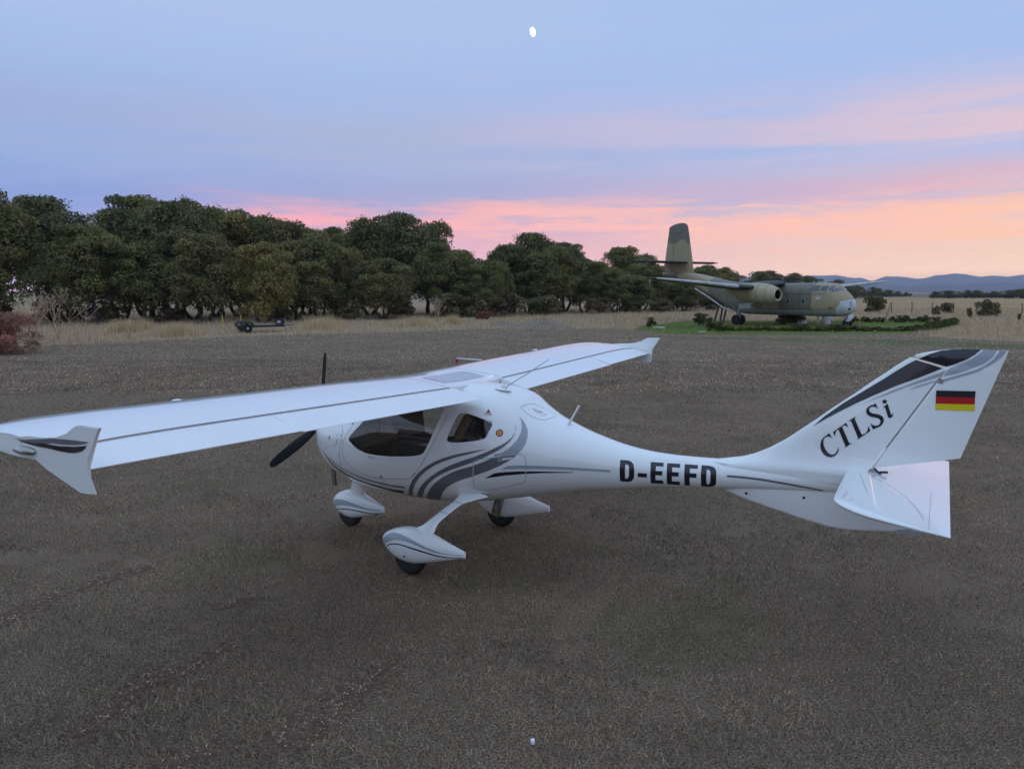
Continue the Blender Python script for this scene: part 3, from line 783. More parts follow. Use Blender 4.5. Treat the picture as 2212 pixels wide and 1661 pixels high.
# ---- aerials, pitot, caps
m = MB(); m.tube([(2.62,-.16,1.76),(2.66,-.158,1.80),(2.85,-.15,1.915),(3.09,-.14,2.07)],[.008,.0055,.0045,.003],6); aer = m.put('whip_aerial', mat('aerial_grey',(0.4,0.42,0.45),.4), fus, world=True)
m = MB(); m.lathe([(0,.06),(.008,.055),(.016,.02),(.05,.012),(.055,.002)],20,(0,0,0),'z')
for i, v in enumerate(m.v): m.v[i] = (2.60+v[0]*1.5, -.16+v[1]*.7, 1.752+v[2]+v[0]*-0.12)
m.put('aerial_base', WHITE, fus, world=True)
m = MB(); m.tube([(3.26,-.06,1.44),(3.29,-.06,1.50),(3.37,-.06,1.64)],[.022,.010,.009],10); m.put('rod_aerial', WHITE, fus, world=True)
m = MB(); m.tube([(1.30,2.0,1.70),(0.98,2.0,1.795),(0.93,2.0,1.80),(0.60,2.0,1.805)],[.013,.013,.011,.010],8); m.put('pitot_tube', mat('pitot_pale',(0.7,0.7,0.66),.5), wings[1], world=True)
m = MB(); m.box((0.60,2.0,1.775),(0.03,0.012,0.075)); m.put('pitot_cover', mat('red_tape',(0.45,0.02,0.03),.5), wings[1], world=True)
for sd in (-1,1):
    blister('fuel_cap', (1.36, sd*2.85, 1.885), (0.05,0.05,0.022), WHITE, wings[sd])

# ---- cabin
TAN = mat('tan_leather',(0.22,0.115,0.05),.5,bump=.1); BLK = mat('black_leather',(0.015,0.015,0.017),.5)
for sd in (-1,1):
    s = empty('seat', (1.75, sd*.30, .8)); s.parent = plane; s.matrix_parent_inverse = chain(plane).inverted()
    def slab(name, pts, w0, w1, mt, yo=0.0):
        m = MB(); rings = []
        n = len(pts)
        for yy in (-w1,-w0,w0,w1):
            k = .82 if abs(yy) == w1 else 1.0
            cx_ = sum(p[0] for p in pts)/n; cz_ = sum(p[1] for p in pts)/n
            rings.append([(cx_+(x-cx_)*k, sd*.27+yo+yy, cz_+(z-cz_)*k) for x, z in pts])
        m.loft(rings); return m.put(name, mt, s, True, 50, True)
    slab('seat_cushion', smooth_poly([(1.50,.92),(1.60,1.00),(1.95,.95),(2.02,.89),(1.9,.84),(1.6,.84)],4), .15,.18, TAN)
    slab('backrest', smooth_poly([(1.95,.86),(2.04,1.0),(2.16,1.25),(2.30,1.50),(2.38,1.50),(2.40,1.40),(2.27,1.15),(2.14,.92),(2.04,.90)],4), .14,.17, TAN)
    slab('seat_shell', smooth_poly([(2.06,.84),(2.17,1.05),(2.30,1.28),(2.41,1.47),(2.45,1.42),(2.38,1.22),(2.22,.95),(2.12,.88)],4), .15,.185, BLK)
m = MB(); m.add([(.95,-.5,1.42),(.95,.5,1.42),(1.12,.5,1.43),(1.12,-.5,1.43),(1.16,-.5,1.10),(1.16,.5,1.10),(.95,.5,1.0),(.95,-.5,1.0)],[(0,1,2,3),(3,2,5,4),(4,5,6,7),(0,3,4,7),(1,6,5,2)])
ip = m.put('instrument_panel', BLK, plane, False, 30, True)
m = MB(); m.box((1.150,-.18,1.27),(.012,.20,.15), Matrix.Rotation(R(-7),3,'Y')); m.put('display_screen', mat('dark_screen',(0.03,0.035,0.045),.15,coat=1), ip, False, 30, True)
m = MB(); m.box((1.70,0,.98),(1.0,.14,.18)); m.box((1.3,0,1.06),(.25,.12,.05)); m.put('centre_console', BLK, plane, False, 30, True)
m = MB(); m.tube([(1.33,-.30,.9),(1.36,-.30,1.04),(1.36,-.30,1.12)],[.012,.014,.018],8); m.put('control_stick', BLK, plane, world=True)
# parcel shelf and floor
m = MB(); m.add([(2.30,-.48,.98),(2.85,-.36,1.02),(2.85,.36,1.02),(2.30,.48,.98)],[(0,1,2,3)]); m.put('baggage_shelf', mat('tan_carpet',(0.22,0.13,0.07),.9), plane, world=True)

TR = {'DOORWIN':[(0.9544,1.1777),(0.9772,1.2129),(1.0741,1.3104),(0.95,1.1696),(0.9694,1.1495),(1.0256,1.1163),(1.0983,1.0796),(1.2036,1.0546),(1.339,1.0484),(1.5012,1.0574),(1.6879,1.0747),(1.8073,1.0891),(1.8726,1.1033)],'DOORWIN2':[(1.6759,1.0737),(1.7885,1.0891),(1.8904,1.1088),(1.9406,1.123),(1.9699,1.1501),(2.0255,1.2446),(2.0741,1.3539),(2.1258,1.5326)],'DOORWIN3':[(2.1246,1.5743),(2.0928,1.5951),(1.9557,1.5901),(1.2053,1.4201),(1.1244,1.3271)],'REARWIN':[(2.2147,1.2908),(2.2474,1.3877),(2.2846,1.4965),(2.2958,1.5247),(2.3166,1.5395),(2.3517,1.5439),(2.4009,1.5407),(2.4775,1.5225),(2.5654,1.4963),(2.6343,1.4692),(2.6495,1.4562),(2.6462,1.4369),(2.6254,1.3863),(2.6076,1.3378),(2.5917,1.3201),(2.5572,1.3096),(2.4753,1.2905),(2.3553,1.2725),(2.2811,1.2663),(2.2375,1.2692),(2.2199,1.2767)],'D1':[(3.8352,1.1947),(3.8718,1.1963),(3.905,1.196),(3.9353,1.1881),(3.9582,1.1677),(3.9678,1.1386),(3.9703,1.1004),(3.9685,1.0653),(3.9594,1.033),(3.9366,1.0078),(3.9112,0.9995),(3.8726,0.9978),(3.8352,0.9974),(3.8383,1.0525),(3.8392,1.1031),(3.8389,1.1511)],'D1h':[(3.8872,1.1628),(3.9015,1.163),(3.9144,1.1549),(3.9217,1.1392),(3.9238,1.1009),(3.9211,1.0605),(3.9121,1.0388),(3.8993,1.0311),(3.8847,1.0297),(3.8864,1.0975)],'HY':[(4.0015,1.0961),(4.0852,1.0973),(4.0838,1.0604),(3.9999,1.0567)],'E1':[(4.1098,1.1989),(4.2235,1.2022),(4.2269,1.1719),(4.1606,1.1699),(4.163,1.1293),(4.2231,1.1332),(4.2219,1.095),(4.1625,1.0918),(4.1583,1.0442),(4.2274,1.0487),(4.2237,1.0129),(4.1103,1.0061),(4.1157,1.0603),(4.1162,1.1102),(4.1144,1.1566)],'E2':[(4.2557,1.2027),(4.3695,1.2076),(4.3739,1.178),(4.306,1.1753),(4.3094,1.1354),(4.3689,1.1382),(4.3678,1.1018),(4.3092,1.0975),(4.305,1.05),(4.3739,1.0542),(4.3693,1.0184),(4.2557,1.0121),(4.2622,1.0669),(4.2624,1.1163),(4.2604,1.162)],'F1':[(4.4103,1.2088),(4.5245,1.2137),(4.5274,1.1856),(4.4608,1.1819),(4.4645,1.1425),(4.5238,1.1455),(4.523,1.1079),(4.4651,1.1049),(4.4612,1.0597),(4.4577,1.0232),(4.4102,1.0206),(4.4168,1.0753),(4.4168,1.1242),(4.4147,1.1692)],'D2':[(4.5569,1.2154),(4.5943,1.2171),(4.6261,1.2184),(4.657,1.2136),(4.6806,1.1976),(4.6893,1.1772),(4.6922,1.1325),(4.6899,1.0884),(4.6802,1.0606),(4.6585,1.0403),(4.6324,1.0341),(4.5914,1.0308),(4.5548,1.0282),(4.561,1.0826),(4.5611,1.1314),(4.5601,1.1762)],'D2h':[(4.6058,1.1888),(4.6206,1.1899),(4.6341,1.182),(4.6408,1.1675),(4.6426,1.1267),(4.6393,1.0821),(4.6304,1.0651),(4.6197,1.0593),(4.6061,1.0587),(4.6079,1.1274)],'C':[(5.5535,1.5844),(5.5799,1.5444),(5.56,1.5547),(5.5406,1.5544),(5.5249,1.5441),(5.5161,1.5257),(5.5148,1.5028),(5.5206,1.4753),(5.5334,1.4487),(5.5542,1.4247),(5.5742,1.414),(5.5934,1.415),(5.6102,1.4271),(5.6218,1.4474),(5.6254,1.4687),(5.6269,1.4828),(5.6317,1.4589),(5.6287,1.4377),(5.6157,1.4155),(5.5976,1.3981),(5.5757,1.3907),(5.5497,1.3931),(5.5262,1.4061),(5.5069,1.4302),(5.4964,1.4588),(5.4939,1.4866),(5.4988,1.5151),(5.5105,1.5391),(5.5274,1.5583),(5.5446,1.5706)],'T':[(5.6753,1.6778),(5.6919,1.6404),(5.6761,1.6528),(5.6602,1.6538),(5.6465,1.6431),(5.7034,1.52),(5.7099,1.5161),(5.7253,1.5211),(5.6713,1.4716),(5.6785,1.4845),(5.6762,1.4982),(5.6207,1.6199),(5.607,1.6064),(5.6,1.5883),(5.599,1.5585),(5.582,1.5942)],'L':[(5.742,1.7351),(5.7363,1.7251),(5.7349,1.7113),(5.7864,1.6024),(5.793,1.5933),(5.8066,1.5991),(5.8227,1.6143),(5.8309,1.634),(5.8343,1.6686),(5.8502,1.6281),(5.7573,1.5471),(5.7638,1.5588),(5.7649,1.5675),(5.7102,1.6903),(5.7027,1.6947),(5.6882,1.6893)],'S':[(5.873,1.8488),(5.8953,1.8033),(5.8773,1.8164),(5.8589,1.8194),(5.8424,1.8137),(5.8331,1.8011),(5.8333,1.7859),(5.8416,1.7747),(5.8589,1.7659),(5.8924,1.7635),(5.917,1.7553),(5.9328,1.7413),(5.9399,1.7216),(5.9366,1.701),(5.9257,1.6797),(5.907,1.6628),(5.8864,1.6526),(5.876,1.6475),(5.8682,1.6397),(5.8432,1.6905),(5.8607,1.6777),(5.8823,1.671),(5.9002,1.6759),(5.9145,1.6907),(5.9172,1.7079),(5.9097,1.7242),(5.8941,1.7331),(5.8666,1.736),(5.842,1.7408),(5.823,1.7511),(5.8128,1.769),(5.8116,1.7893),(5.8198,1.8085),(5.8372,1.8251),(5.8581,1.8335),(5.8684,1.8393)],'idot':[(5.9517,1.8647),(5.9508,1.8587),(5.9477,1.8535),(5.9428,1.8498),(5.9368,1.8482),(5.9306,1.8489),(5.9253,1.8519),(5.9216,1.8566),(5.92,1.8624),(5.9209,1.8684),(5.9241,1.8736),(5.929,1.8773),(5.935,1.8789),(5.9411,1.8782),(5.9465,1.8752),(5.9502,1.8705)],'i':[(5.9583,1.8494),(5.9851,1.769),(5.9899,1.7633),(5.9956,1.7682),(5.9981,1.7868),(6.0005,1.7769),(5.9977,1.7565),(5.9895,1.7441),(5.9779,1.7391),(5.9687,1.7425),(5.9636,1.7539),(5.9438,1.8131),(5.9375,1.8193),(5.9255,1.8184)],'st1':[(2.6189,1.2274),(2.5371,1.2096),(2.4174,1.1824),(2.2936,1.1497),(2.1669,1.1043),(2.0598,1.0526),(1.9635,0.993),(1.8714,0.9215),(1.7858,0.8437),(1.7114,0.7619),(1.6414,0.6802),(1.5846,0.6244),(1.4747,0.5508),(1.5471,0.5577),(1.668,0.6506),(1.7367,0.7281),(1.8029,0.8041),(1.8816,0.8829),(1.9702,0.9555),(2.0695,1.0196),(2.1646,1.0678),(2.2926,1.1199),(2.4171,1.1589),(2.5313,1.1959)],'st2':[(2.8534,1.4758),(2.8676,1.4387),(2.8679,1.3958),(2.8483,1.3489),(2.8085,1.3084),(2.7545,1.2719),(2.6765,1.2307),(2.5962,1.1885),(2.4769,1.1366),(2.3536,1.0889),(2.2367,1.0369),(2.1281,0.9779),(2.0298,0.9137),(1.9315,0.8417),(1.84,0.7621),(1.7624,0.6845),(1.7072,0.6302),(1.6056,0.5557),(1.6685,0.5529),(1.8021,0.6569),(1.874,0.7331),(1.9547,0.81),(2.0486,0.8829),(2.1479,0.9449),(2.2569,0.9983),(2.3807,1.0486),(2.5057,1.1003),(2.6252,1.1612),(2.7111,1.2096),(2.778,1.2562),(2.8358,1.3124),(2.8641,1.3685),(2.8698,1.4173)],'st3a':[(2.478,1.0542),(2.3456,1.009),(2.2455,0.9659),(2.1385,0.9049),(2.0393,0.8343),(1.9517,0.7591),(1.8786,0.6862),(1.7811,0.5934),(1.7241,0.5524),(1.792,0.5516),(1.8875,0.5584),(2.029,0.675),(2.0892,0.739),(2.1626,0.8018),(2.2498,0.8551),(2.3569,0.9051),(2.4604,0.9427)],'st3b':[(2.488,1.0586),(2.5946,1.1064),(2.6652,1.1432),(2.7685,1.1622),(2.9035,1.1894),(2.8644,1.155),(2.8128,1.117),(2.7359,1.0706),(2.633,1.0183),(2.4726,0.9494)],'st4':[(2.8648,1.5375),(2.8938,1.4966),(2.9146,1.4444),(2.9181,1.3915),(2.899,1.3314),(2.8605,1.28),(2.8129,1.2325),(2.754,1.1948),(2.7572,1.1674),(2.8251,1.1816),(2.9116,1.2012),(2.9514,1.2451),(2.9768,1.2961),(2.9846,1.3506),(2.9757,1.4034),(2.9501,1.45),(2.9147,1.4912)],'st5':[(2.7535,1.0393),(2.8129,1.0757),(2.9076,1.0866),(2.9824,1.0912),(2.9797,1.0563),(2.9052,1.053),(2.8161,1.0452)],'st5b':[(2.9882,1.0916),(3.0819,1.0942),(3.2535,1.0968),(3.4235,1.0972),(3.5937,1.0972),(3.7511,1.099),(3.7506,1.0776),(3.593,1.075),(3.4222,1.0727),(3.2518,1.0678),(3.0797,1.062),(2.9855,1.0566)],'st6':[(2.5726,0.9304),(2.6807,0.9948),(2.7825,1.0124),(2.9021,1.0273),(2.9752,1.0326),(2.9718,1.0068),(2.8978,0.9956),(2.7766,0.9762),(2.653,0.9481)],'st6b':[(2.9839,1.0331),(3.0769,1.0384),(3.2497,1.0459),(3.4139,1.053),(3.4145,1.0468),(3.2485,1.0345),(3.0746,1.0192),(2.9806,1.0079)],'n1':[(0.5265,0.9257),(0.5818,0.893),(0.6623,0.8469),(0.7643,0.807),(0.9179,0.7768),(1.0579,0.7538),(1.1926,0.7404),(1.3226,0.7315),(1.4475,0.7239),(1.6288,0.7317),(1.6078,0.7061),(1.4341,0.7058),(1.3077,0.7128),(1.1811,0.7257),(1.0488,0.7411),(0.909,0.7657),(0.7589,0.7988),(0.6487,0.8413),(0.5679,0.8863)],'n2':[(0.4449,0.9867),(0.4752,0.9332),(0.5259,0.8852),(0.5888,0.8265),(0.6692,0.7816),(0.7826,0.7426),(0.9041,0.7138),(1.0402,0.6893),(1.1696,0.6738),(1.2933,0.6596),(1.4239,0.6568),(1.5673,0.6678),(1.5124,0.618),(1.3734,0.6123),(1.2514,0.6243),(1.1406,0.6467),(1.0101,0.6636),(0.8725,0.6863),(0.7591,0.7209),(0.6343,0.7648),(0.5621,0.818),(0.5052,0.8782),(0.4626,0.9307)],'f1':[(5.4282,1.6214),(5.5094,1.7097),(5.6389,1.8229),(5.7977,1.9433),(5.9211,2.0368),(6.0113,2.1087),(6.0767,2.1574),(6.1298,2.1912),(6.2159,2.1681),(6.307,2.1382),(6.1678,2.0658),(6.0184,1.9944),(5.8651,1.9099),(5.7391,1.836),(5.6103,1.7527),(5.5116,1.685)],'f2':[(5.7792,1.8272),(5.8665,1.8853),(5.9895,1.954),(6.1099,2.014),(6.2277,2.0725),(6.3304,2.1209),(6.3072,2.0833),(6.1997,2.0365),(6.0807,1.9878),(5.9598,1.9238),(5.867,1.8782)],'f3':[(6.0885,1.9604),(6.1596,1.9995),(6.2751,2.0486),(6.2687,2.0374),(6.1721,1.9933)],'r1':[(6.1471,2.2015),(6.2175,2.2393),(6.2873,2.2655),(6.3689,2.2786),(6.4498,2.2835),(6.5412,2.2835),(6.5036,2.2441),(6.4542,2.2087),(6.3983,2.1792),(6.3357,2.1499),(6.2452,2.175)],'r2':[(6.3481,2.1397),(6.4274,2.1771),(6.4884,2.2134),(6.5261,2.2483),(6.5549,2.2832),(6.6414,2.2835),(6.6172,2.2352),(6.5698,2.1866),(6.5039,2.1501),(6.4028,2.1052),(6.3165,2.0792)],'r3':[(6.3179,2.0566),(6.4039,2.0883),(6.4884,2.1228),(6.5711,2.1666),(6.6239,2.2188),(6.6553,2.2833),(6.7003,2.2812),(6.6728,2.2373),(6.6152,2.1818),(6.5449,2.1321),(6.4614,2.0945),(6.3821,2.0634),(6.3247,2.0412)],'fl_k':[(6.2756,1.971),(6.5264,1.9799),(6.5261,1.931),(6.276,1.924)],'fl_r':[(6.276,1.924),(6.5261,1.931),(6.5271,1.8806),(6.2768,1.8714)],'fl_g':[(6.2768,1.8714),(6.5271,1.8806),(6.5281,1.8309),(6.2772,1.8241)],'rtab':[(6.2967,2.064),(6.3212,2.0499),(6.3141,2.0221),(6.2811,2.0271)],'w1':[(2.2795,1.9382),(2.3709,1.9428),(2.4669,1.9473),(2.5571,1.9496),(2.6036,1.9511),(2.5646,1.9385),(2.5098,1.9284),(2.4478,1.9205),(2.3614,1.9142),(2.2737,1.9127),(2.2037,1.9114)],'w2':[(2.1782,1.9033),(2.2705,1.9026),(2.3581,1.9041),(2.4542,1.9117),(2.5314,1.9219),(2.5815,1.9315),(2.5616,1.9131),(2.5282,1.895),(2.4637,1.8795),(2.4098,1.8742),(2.3281,1.8761),(2.2428,1.8804),(2.1757,1.885)],'w1b':[(1.832,1.893),(1.9163,1.9001),(1.9879,1.902),(2.059,1.8964),(2.0967,1.8908),(2.056,1.8956),(1.9812,1.8985),(1.889,1.8968)],'w2b':[(1.9059,1.8938),(1.9889,1.8954),(2.0585,1.8941),(2.1056,1.8893),(2.1374,1.8774),(2.0879,1.8794),(2.0127,1.883),(1.9466,1.8878)],'s1':[(1.6847,0.2517),(1.6719,0.2757),(1.6778,0.3102),(1.708,0.3463),(1.7454,0.3755),(1.7904,0.3966),(1.8422,0.4094),(1.9014,0.4144),(1.9607,0.4117),(2.042,0.3963),(2.115,0.3752),(2.1819,0.3511),(2.2653,0.3236),(2.345,0.3022),(2.4246,0.2909),(2.5051,0.2916),(2.5908,0.2985),(2.5909,0.2947),(2.5049,0.2884),(2.4243,0.2849),(2.3446,0.2882),(2.2659,0.3023),(2.2049,0.3193),(2.1427,0.3379),(2.075,0.3537),(2.003,0.3616),(1.9263,0.3587),(1.8556,0.3461),(1.7892,0.3211),(1.7313,0.2856)],'s2':[(1.7034,0.2317),(1.741,0.2626),(1.803,0.3005),(1.8638,0.3181),(1.93,0.3263),(2.0069,0.324),(2.0776,0.3155),(2.1645,0.3033),(2.2453,0.2862),(2.3239,0.27),(2.4022,0.2618),(2.4818,0.2614),(2.5885,0.2714),(2.5854,0.265),(2.4803,0.255),(2.4004,0.2516),(2.3221,0.257),(2.2446,0.2719),(2.1637,0.2871),(2.0779,0.3019),(2.0073,0.3123),(1.9304,0.3157),(1.8643,0.3079),(1.8084,0.2923),(1.7556,0.2626)],'s3':[(0.2529,0.2009),(0.2211,0.2181),(0.2068,0.2437),(0.2467,0.2835),(0.3065,0.3138),(0.368,0.3297),(0.422,0.3338),(0.4912,0.3286),(0.5694,0.3118),(0.6462,0.2922),(0.7189,0.2729),(0.7914,0.2607),(0.8648,0.258),(0.9214,0.2598),(0.921,0.2526),(0.8641,0.2478),(0.7904,0.2462),(0.7185,0.2533),(0.6466,0.2659),(0.5705,0.275),(0.4948,0.2767),(0.4115,0.2671),(0.3348,0.2483),(0.2469,0.2089),(0.252,0.2017)],'s4':[(0.2634,0.1823),(0.2615,0.1856),(0.3113,0.2051),(0.3913,0.225),(0.4831,0.2377),(0.5684,0.2369),(0.6442,0.2294),(0.7147,0.2198),(0.7848,0.2137),(0.8563,0.2147),(0.9075,0.219),(0.9031,0.2164),(0.85,0.2047),(0.7813,0.2033),(0.7122,0.2081),(0.642,0.2178),(0.5676,0.2266),(0.4821,0.2277),(0.3889,0.215),(0.314,0.1959),(0.2645,0.1817)],'doorseam':[(0.9739,1.2966),(0.9424,1.2543),(0.9023,1.2005),(0.8734,1.1414),(0.848,1.0547),(0.8446,0.985),(0.8603,0.9221),(0.9088,0.8745),(0.9965,0.8383),(1.0929,0.8079),(1.191,0.7917),(1.3262,0.7896),(1.4941,0.8031),(1.6268,0.8211),(1.7267,0.8419),(1.7844,0.8713),(1.8459,0.919)],'doorseam2':[(1.7224,0.8421),(1.7864,0.8778),(1.8611,0.9398),(1.9411,1.0374),(2.0035,1.1232),(2.0658,1.2361),(2.1262,1.3517),(2.1687,1.4568),(2.1862,1.5302)],'cowlseam':[(0.7862,1.2706),(0.8293,1.2149),(0.8313,1.1609),(0.8129,1.1071),(0.7964,1.0469),(0.7835,0.986),(0.7673,0.9174),(0.7496,0.8458),(0.7494,0.7981)],'cowlpanel':[(0.6988,1.1975),(0.743,1.1688),(0.7612,1.1359),(0.7503,1.098),(0.7165,1.0719),(0.6684,1.055)],'hatch':[(2.4423,0.838),(2.4658,0.9399),(2.481,1.0532),(2.4888,1.0961),(2.5092,1.1182),(2.6537,1.1425),(2.7685,1.1657),(2.9117,1.199),(2.9426,1.1939),(2.971,1.1727),(2.9863,1.1332),(2.9807,1.0377),(2.9662,0.9554),(2.9432,0.9214),(2.874,0.8931),(2.726,0.8373),(2.589,0.8048),(2.4777,0.7869),(2.4504,0.8034)],'round':[(2.7283,1.3826),(2.7232,1.4153),(2.7615,1.3839)],'tri':[(2.5778,1.5936),(2.6087,1.5565),(2.5645,1.56)],'trilab':[(2.5521,1.5572),(2.6204,1.5511),(2.6228,1.5358),(2.5545,1.541)],'cap':[(2.7392,1.1301),(2.7397,1.1476)],'lab1':[(2.7625,1.1502),(2.8635,1.1654),(2.8654,1.1481),(2.7647,1.124)],'lab2':[(2.6916,1.1797),(2.7524,1.1936),(2.7544,1.1747),(2.6932,1.1613)],'lab3':[(1.3024,1.0283),(1.3421,1.0343),(1.3369,1.0094),(1.3004,1.0073)],'lab3b':[(1.2419,1.031),(1.2894,1.0308),(1.2872,1.0254),(1.2409,1.0247)],'lab3c':[(1.2409,1.0163),(1.2939,1.0169),(1.2927,1.0095),(1.2407,1.007)],'screws':[(0.8106,1.189),(0.7596,0.9671),(0.7226,0.7865),(0.5162,1.0022),(0.2745,1.0598),(1.3611,0.8139),(0.741,1.1096),(0.6061,1.1597),(0.5914,1.1162)],'logohatch':[(2.852,-0.2479),(2.8552,-0.235),(2.8997,-0.1347),(2.9262,-0.0956),(2.9777,-0.0584),(3.0354,-0.0326),(3.1054,-0.0316),(3.1182,-0.046),(3.1193,-0.0779),(3.083,-0.1701),(3.0689,-0.1876),(3.0354,-0.2122),(2.9771,-0.234),(2.9148,-0.2487),(2.8649,-0.2523)],'logo_a':[(2.9325,-0.1689),(2.972,-0.1458),(3.0111,-0.1219),(3.006,-0.1391),(2.9873,-0.148),(2.9848,-0.1698),(2.9666,-0.171)],'logo_b':[(3.0061,-0.1613),(3.0085,-0.126),(3.0554,-0.1125),(3.0381,-0.1599)],'skylight':[(1.735,-0.1371),(1.73,0.1903),(1.7639,0.4585),(1.8069,0.4897),(1.8978,0.4852),(2.0303,0.4717),(2.0502,0.4543),(2.0595,0.4145),(2.0332,0.1217),(2.0365,-0.1173),(2.0232,-0.1673),(1.9953,-0.1953),(1.8961,-0.1807)],'stabf':[(4.9313,1.0092),(5.3906,1.0352)],'st7':[(4.7811,1.1624),(4.892,1.1668),(5.0587,1.1651),(5.2215,1.155),(5.38,1.1408),(5.5345,1.1228),(5.5372,1.1125),(5.3799,1.1258),(5.2217,1.1371),(5.0593,1.1476),(4.8929,1.1495),(4.7821,1.1449)],'spatscrew':[(1.9846,0.2103)],'nspatscrew':[(0.3896,0.1637)]}
# ---- markings (outlines measured on the aircraft, x / z in metres)
def sp(n, k=4): return smooth_poly(TR[n], k)
for n, h in (('D1','D1h'),('HY',None),('E1',None),('E2',None),('F1',None),('D2','D2h')):
    decal('registration_letter', TR[n] , BLACK, fus, FUS_BVH, holes=[TR[h]] if h else ())
for n in ('C','T','L','S','i','idot'):
    decal('type_letter', TR[n], BLACK, fin, FIN_BVH, lift=0.003)
for n, mt in (('st1',GREY),('st2',GREY),('st3a',GREY),('st3b',GREY),('st4',LGREY),('st5',LGREY),('st5b',LGREY),('st6',BLACK),('st6b',BLACK),('n1',GREY),('n2',BLACK),('st7',GREY)):
    decal('stripe', TR[n], mt, fus, FUS_BVH)
for n, mt in (('f1',BLACK),('f2',LGREY),('f3',LGREY)): decal('stripe', TR[n], mt, fin, FIN_BVH, lift=0.003)
for n, mt in (('r1',BLACK),('r2',LGREY),('r3',LGREY)): decal('stripe', TR[n], mt, rud, RUD_BVH, lift=0.003)
FLAGK = BLACK; FLAGR = mat('flag_red',(0.42,0.006,0.012),.3); FLAGG = mat('flag_gold',(0.70,0.55,0.01),.3)
for n, mt, nm in (('fl_k',FLAGK,'flag_black_band'),('fl_r',FLAGR,'flag_red_band'),('fl_g',FLAGG,'flag_gold_band')): decal(nm, TR[n], mt, rud, RUD_BVH, lift=0.003)
decal('hinge_cover', TR['rtab'], mat('hinge_grey',(0.22,0.21,0.2),.5), rud, RUD_BVH, lift=0.006)
def join_bvh(*os):
    bm = bmesh.new()
    for o in os: bm.from_mesh(o.data)
    b = BVHTree.FromBMesh(bm); bm.free(); return b
wl_port = [c for c in wings[-1].children if c.name.startswith('winglet')][0]
TIP_BVH = join_bvh(wings[-1], wl_port)
decal('stripe', TR['w1b'][:3]+TR['w1'][:10]+TR['w1b'][4:], GREY, wl_port, TIP_BVH, lift=0.004, step=.02)
decal('stripe', TR['w2b'][:3]+TR['w2'][:12]+TR['w2b'][5:], BLACK, wl_port, TIP_BVH, lift=0.004, step=.02)
SPB = bvh_of(SPAT[-1]); NSB = bvh_of(SPAT[0])
decal('stripe', TR['s1'], LGREY, SPAT[-1], SPB, step=.02); decal('stripe', TR['s2'], BLACK, SPAT[-1], SPB, step=.02)
decal('stripe', TR['s3'], LGREY, SPAT[0], NSB, step=.02); decal('stripe', TR['s4'], BLACK, SPAT[0], NSB, step=.02)
decal('screw', disc(TR['spatscrew'][0], .012), SCREW, SPAT[-1], SPB); decal('screw', disc(TR['nspatscrew'][0], .012), SCREW, SPAT[0], NSB)
# roundel
rc = TR['round'][0]
decal('roundel', disc(rc, .034, 32), mat('roundel_red',(0.33,0.03,0.03),.35), fus, FUS_BVH)
decal('roundel', disc(rc, .021, 28), mat('roundel_yellow',(0.72,0.42,0.06),.35), fus, FUS_BVH, lift=.0035)
decal('roundel', disc(rc, .008, 16), mat('roundel_red'), fus, FUS_BVH, lift=.0045)
decal('warning_triangle', TR['tri'], mat('warn_red',(0.45,0.03,0.03),.35), fus, FUS_BVH)
PLAC = mat('placard_grey',(0.55,0.57,0.6),.5)
def border(n, w=.0025, **k): seam('placard_edge', TR[n], w, mat('placard_ink',(0.2,0.2,0.23),.6), fus, FUS_BVH, closed=True, lift=.0035, **k)
decal('placard', TR['trilab'], PLAC, fus, FUS_BVH); border('trilab')
decal('placard', TR['lab1'], mat('placard_pale',(0.62,0.64,0.66),.5), fus, FUS_BVH, lift=.0035)
decal('placard', TR['lab2'], LGREY, fus, FUS_BVH, lift=.0035); border('lab2', .003)
for n in ('lab3b','lab3c'): decal('placard', TR[n], mat('placard_ink2',(0.42,0.44,0.5),.5), fus, FUS_BVH)
border('lab3', .004)
cc = TR['cap'][0]
decal('fuel_drain_ring', disc(cc,.0165,24), PLAC, fus, FUS_BVH, holes=[disc(cc,.011,20)], lift=.0035)
# panel seams
seam('door_seam', smooth_poly(TR['doorseam']+TR['doorseam2'][1:], 3, False), .0045, SEAM, fus, FUS_BVH)
seam('cowling_seam', smooth_poly(TR['cowlseam'], 4, False), .0045, SEAM, fus, FUS_BVH)
seam('oil_door_seam', smooth_poly(TR['cowlpanel'], 4, False), .004, SEAM, fus, FUS_BVH)
seam('hatch_seam', smooth_poly(TR['hatch'], 3, True), .005, LGREY, fus, FUS_BVH, closed=True, lift=.003)
for c_ in TR['screws'][:7]: decal('screw', disc(c_, .0075 if c_ != TR['screws'][5] else .013, 10), SCREW, fus, FUS_BVH, lift=.004)
seam('latch', TR['screws'][7:9], .012, SCREW, fus, FUS_BVH, lift=.004)
UP = (0.25,-0.55,0.8)
def seam_top(name, n, w, mt):     # traced as x / y: throw straight down
    seam(name, smooth_poly(TR[n], 3, True), w, mt, fus, FUS_BVH, src=(0,0,1), closed=True, axes=(0,1))
seam_top('spine_hatch_seam', 'logohatch', .0045, LGREY)
seam('logo_mark', TR['logo_a'], .006, mat('logo_red',(0.4,0.12,0.2),.4), fus, FUS_BVH, src=(0,0,1), closed=True, axes=(0,1))
seam('logo_mark', TR['logo_b'], .006, mat('logo_blue',(0.25,0.27,0.42),.4), fus, FUS_BVH, src=(0,0,1), closed=True, axes=(0,1))
decal('skylight', smooth_poly([(1.74,-.30),(1.725,0),(1.74,.30),(1.80,.40),(2.0,.385),(2.055,.35),(2.05,0),(2.045,-.33),(1.99,-.365),(1.83,-.365)],3), mat('skylight_pane',(0.32,0.36,0.40),.12,coat=.6), centre, CEN_BVH, src=(0,0,1), axes=(0,1), lift=.002)
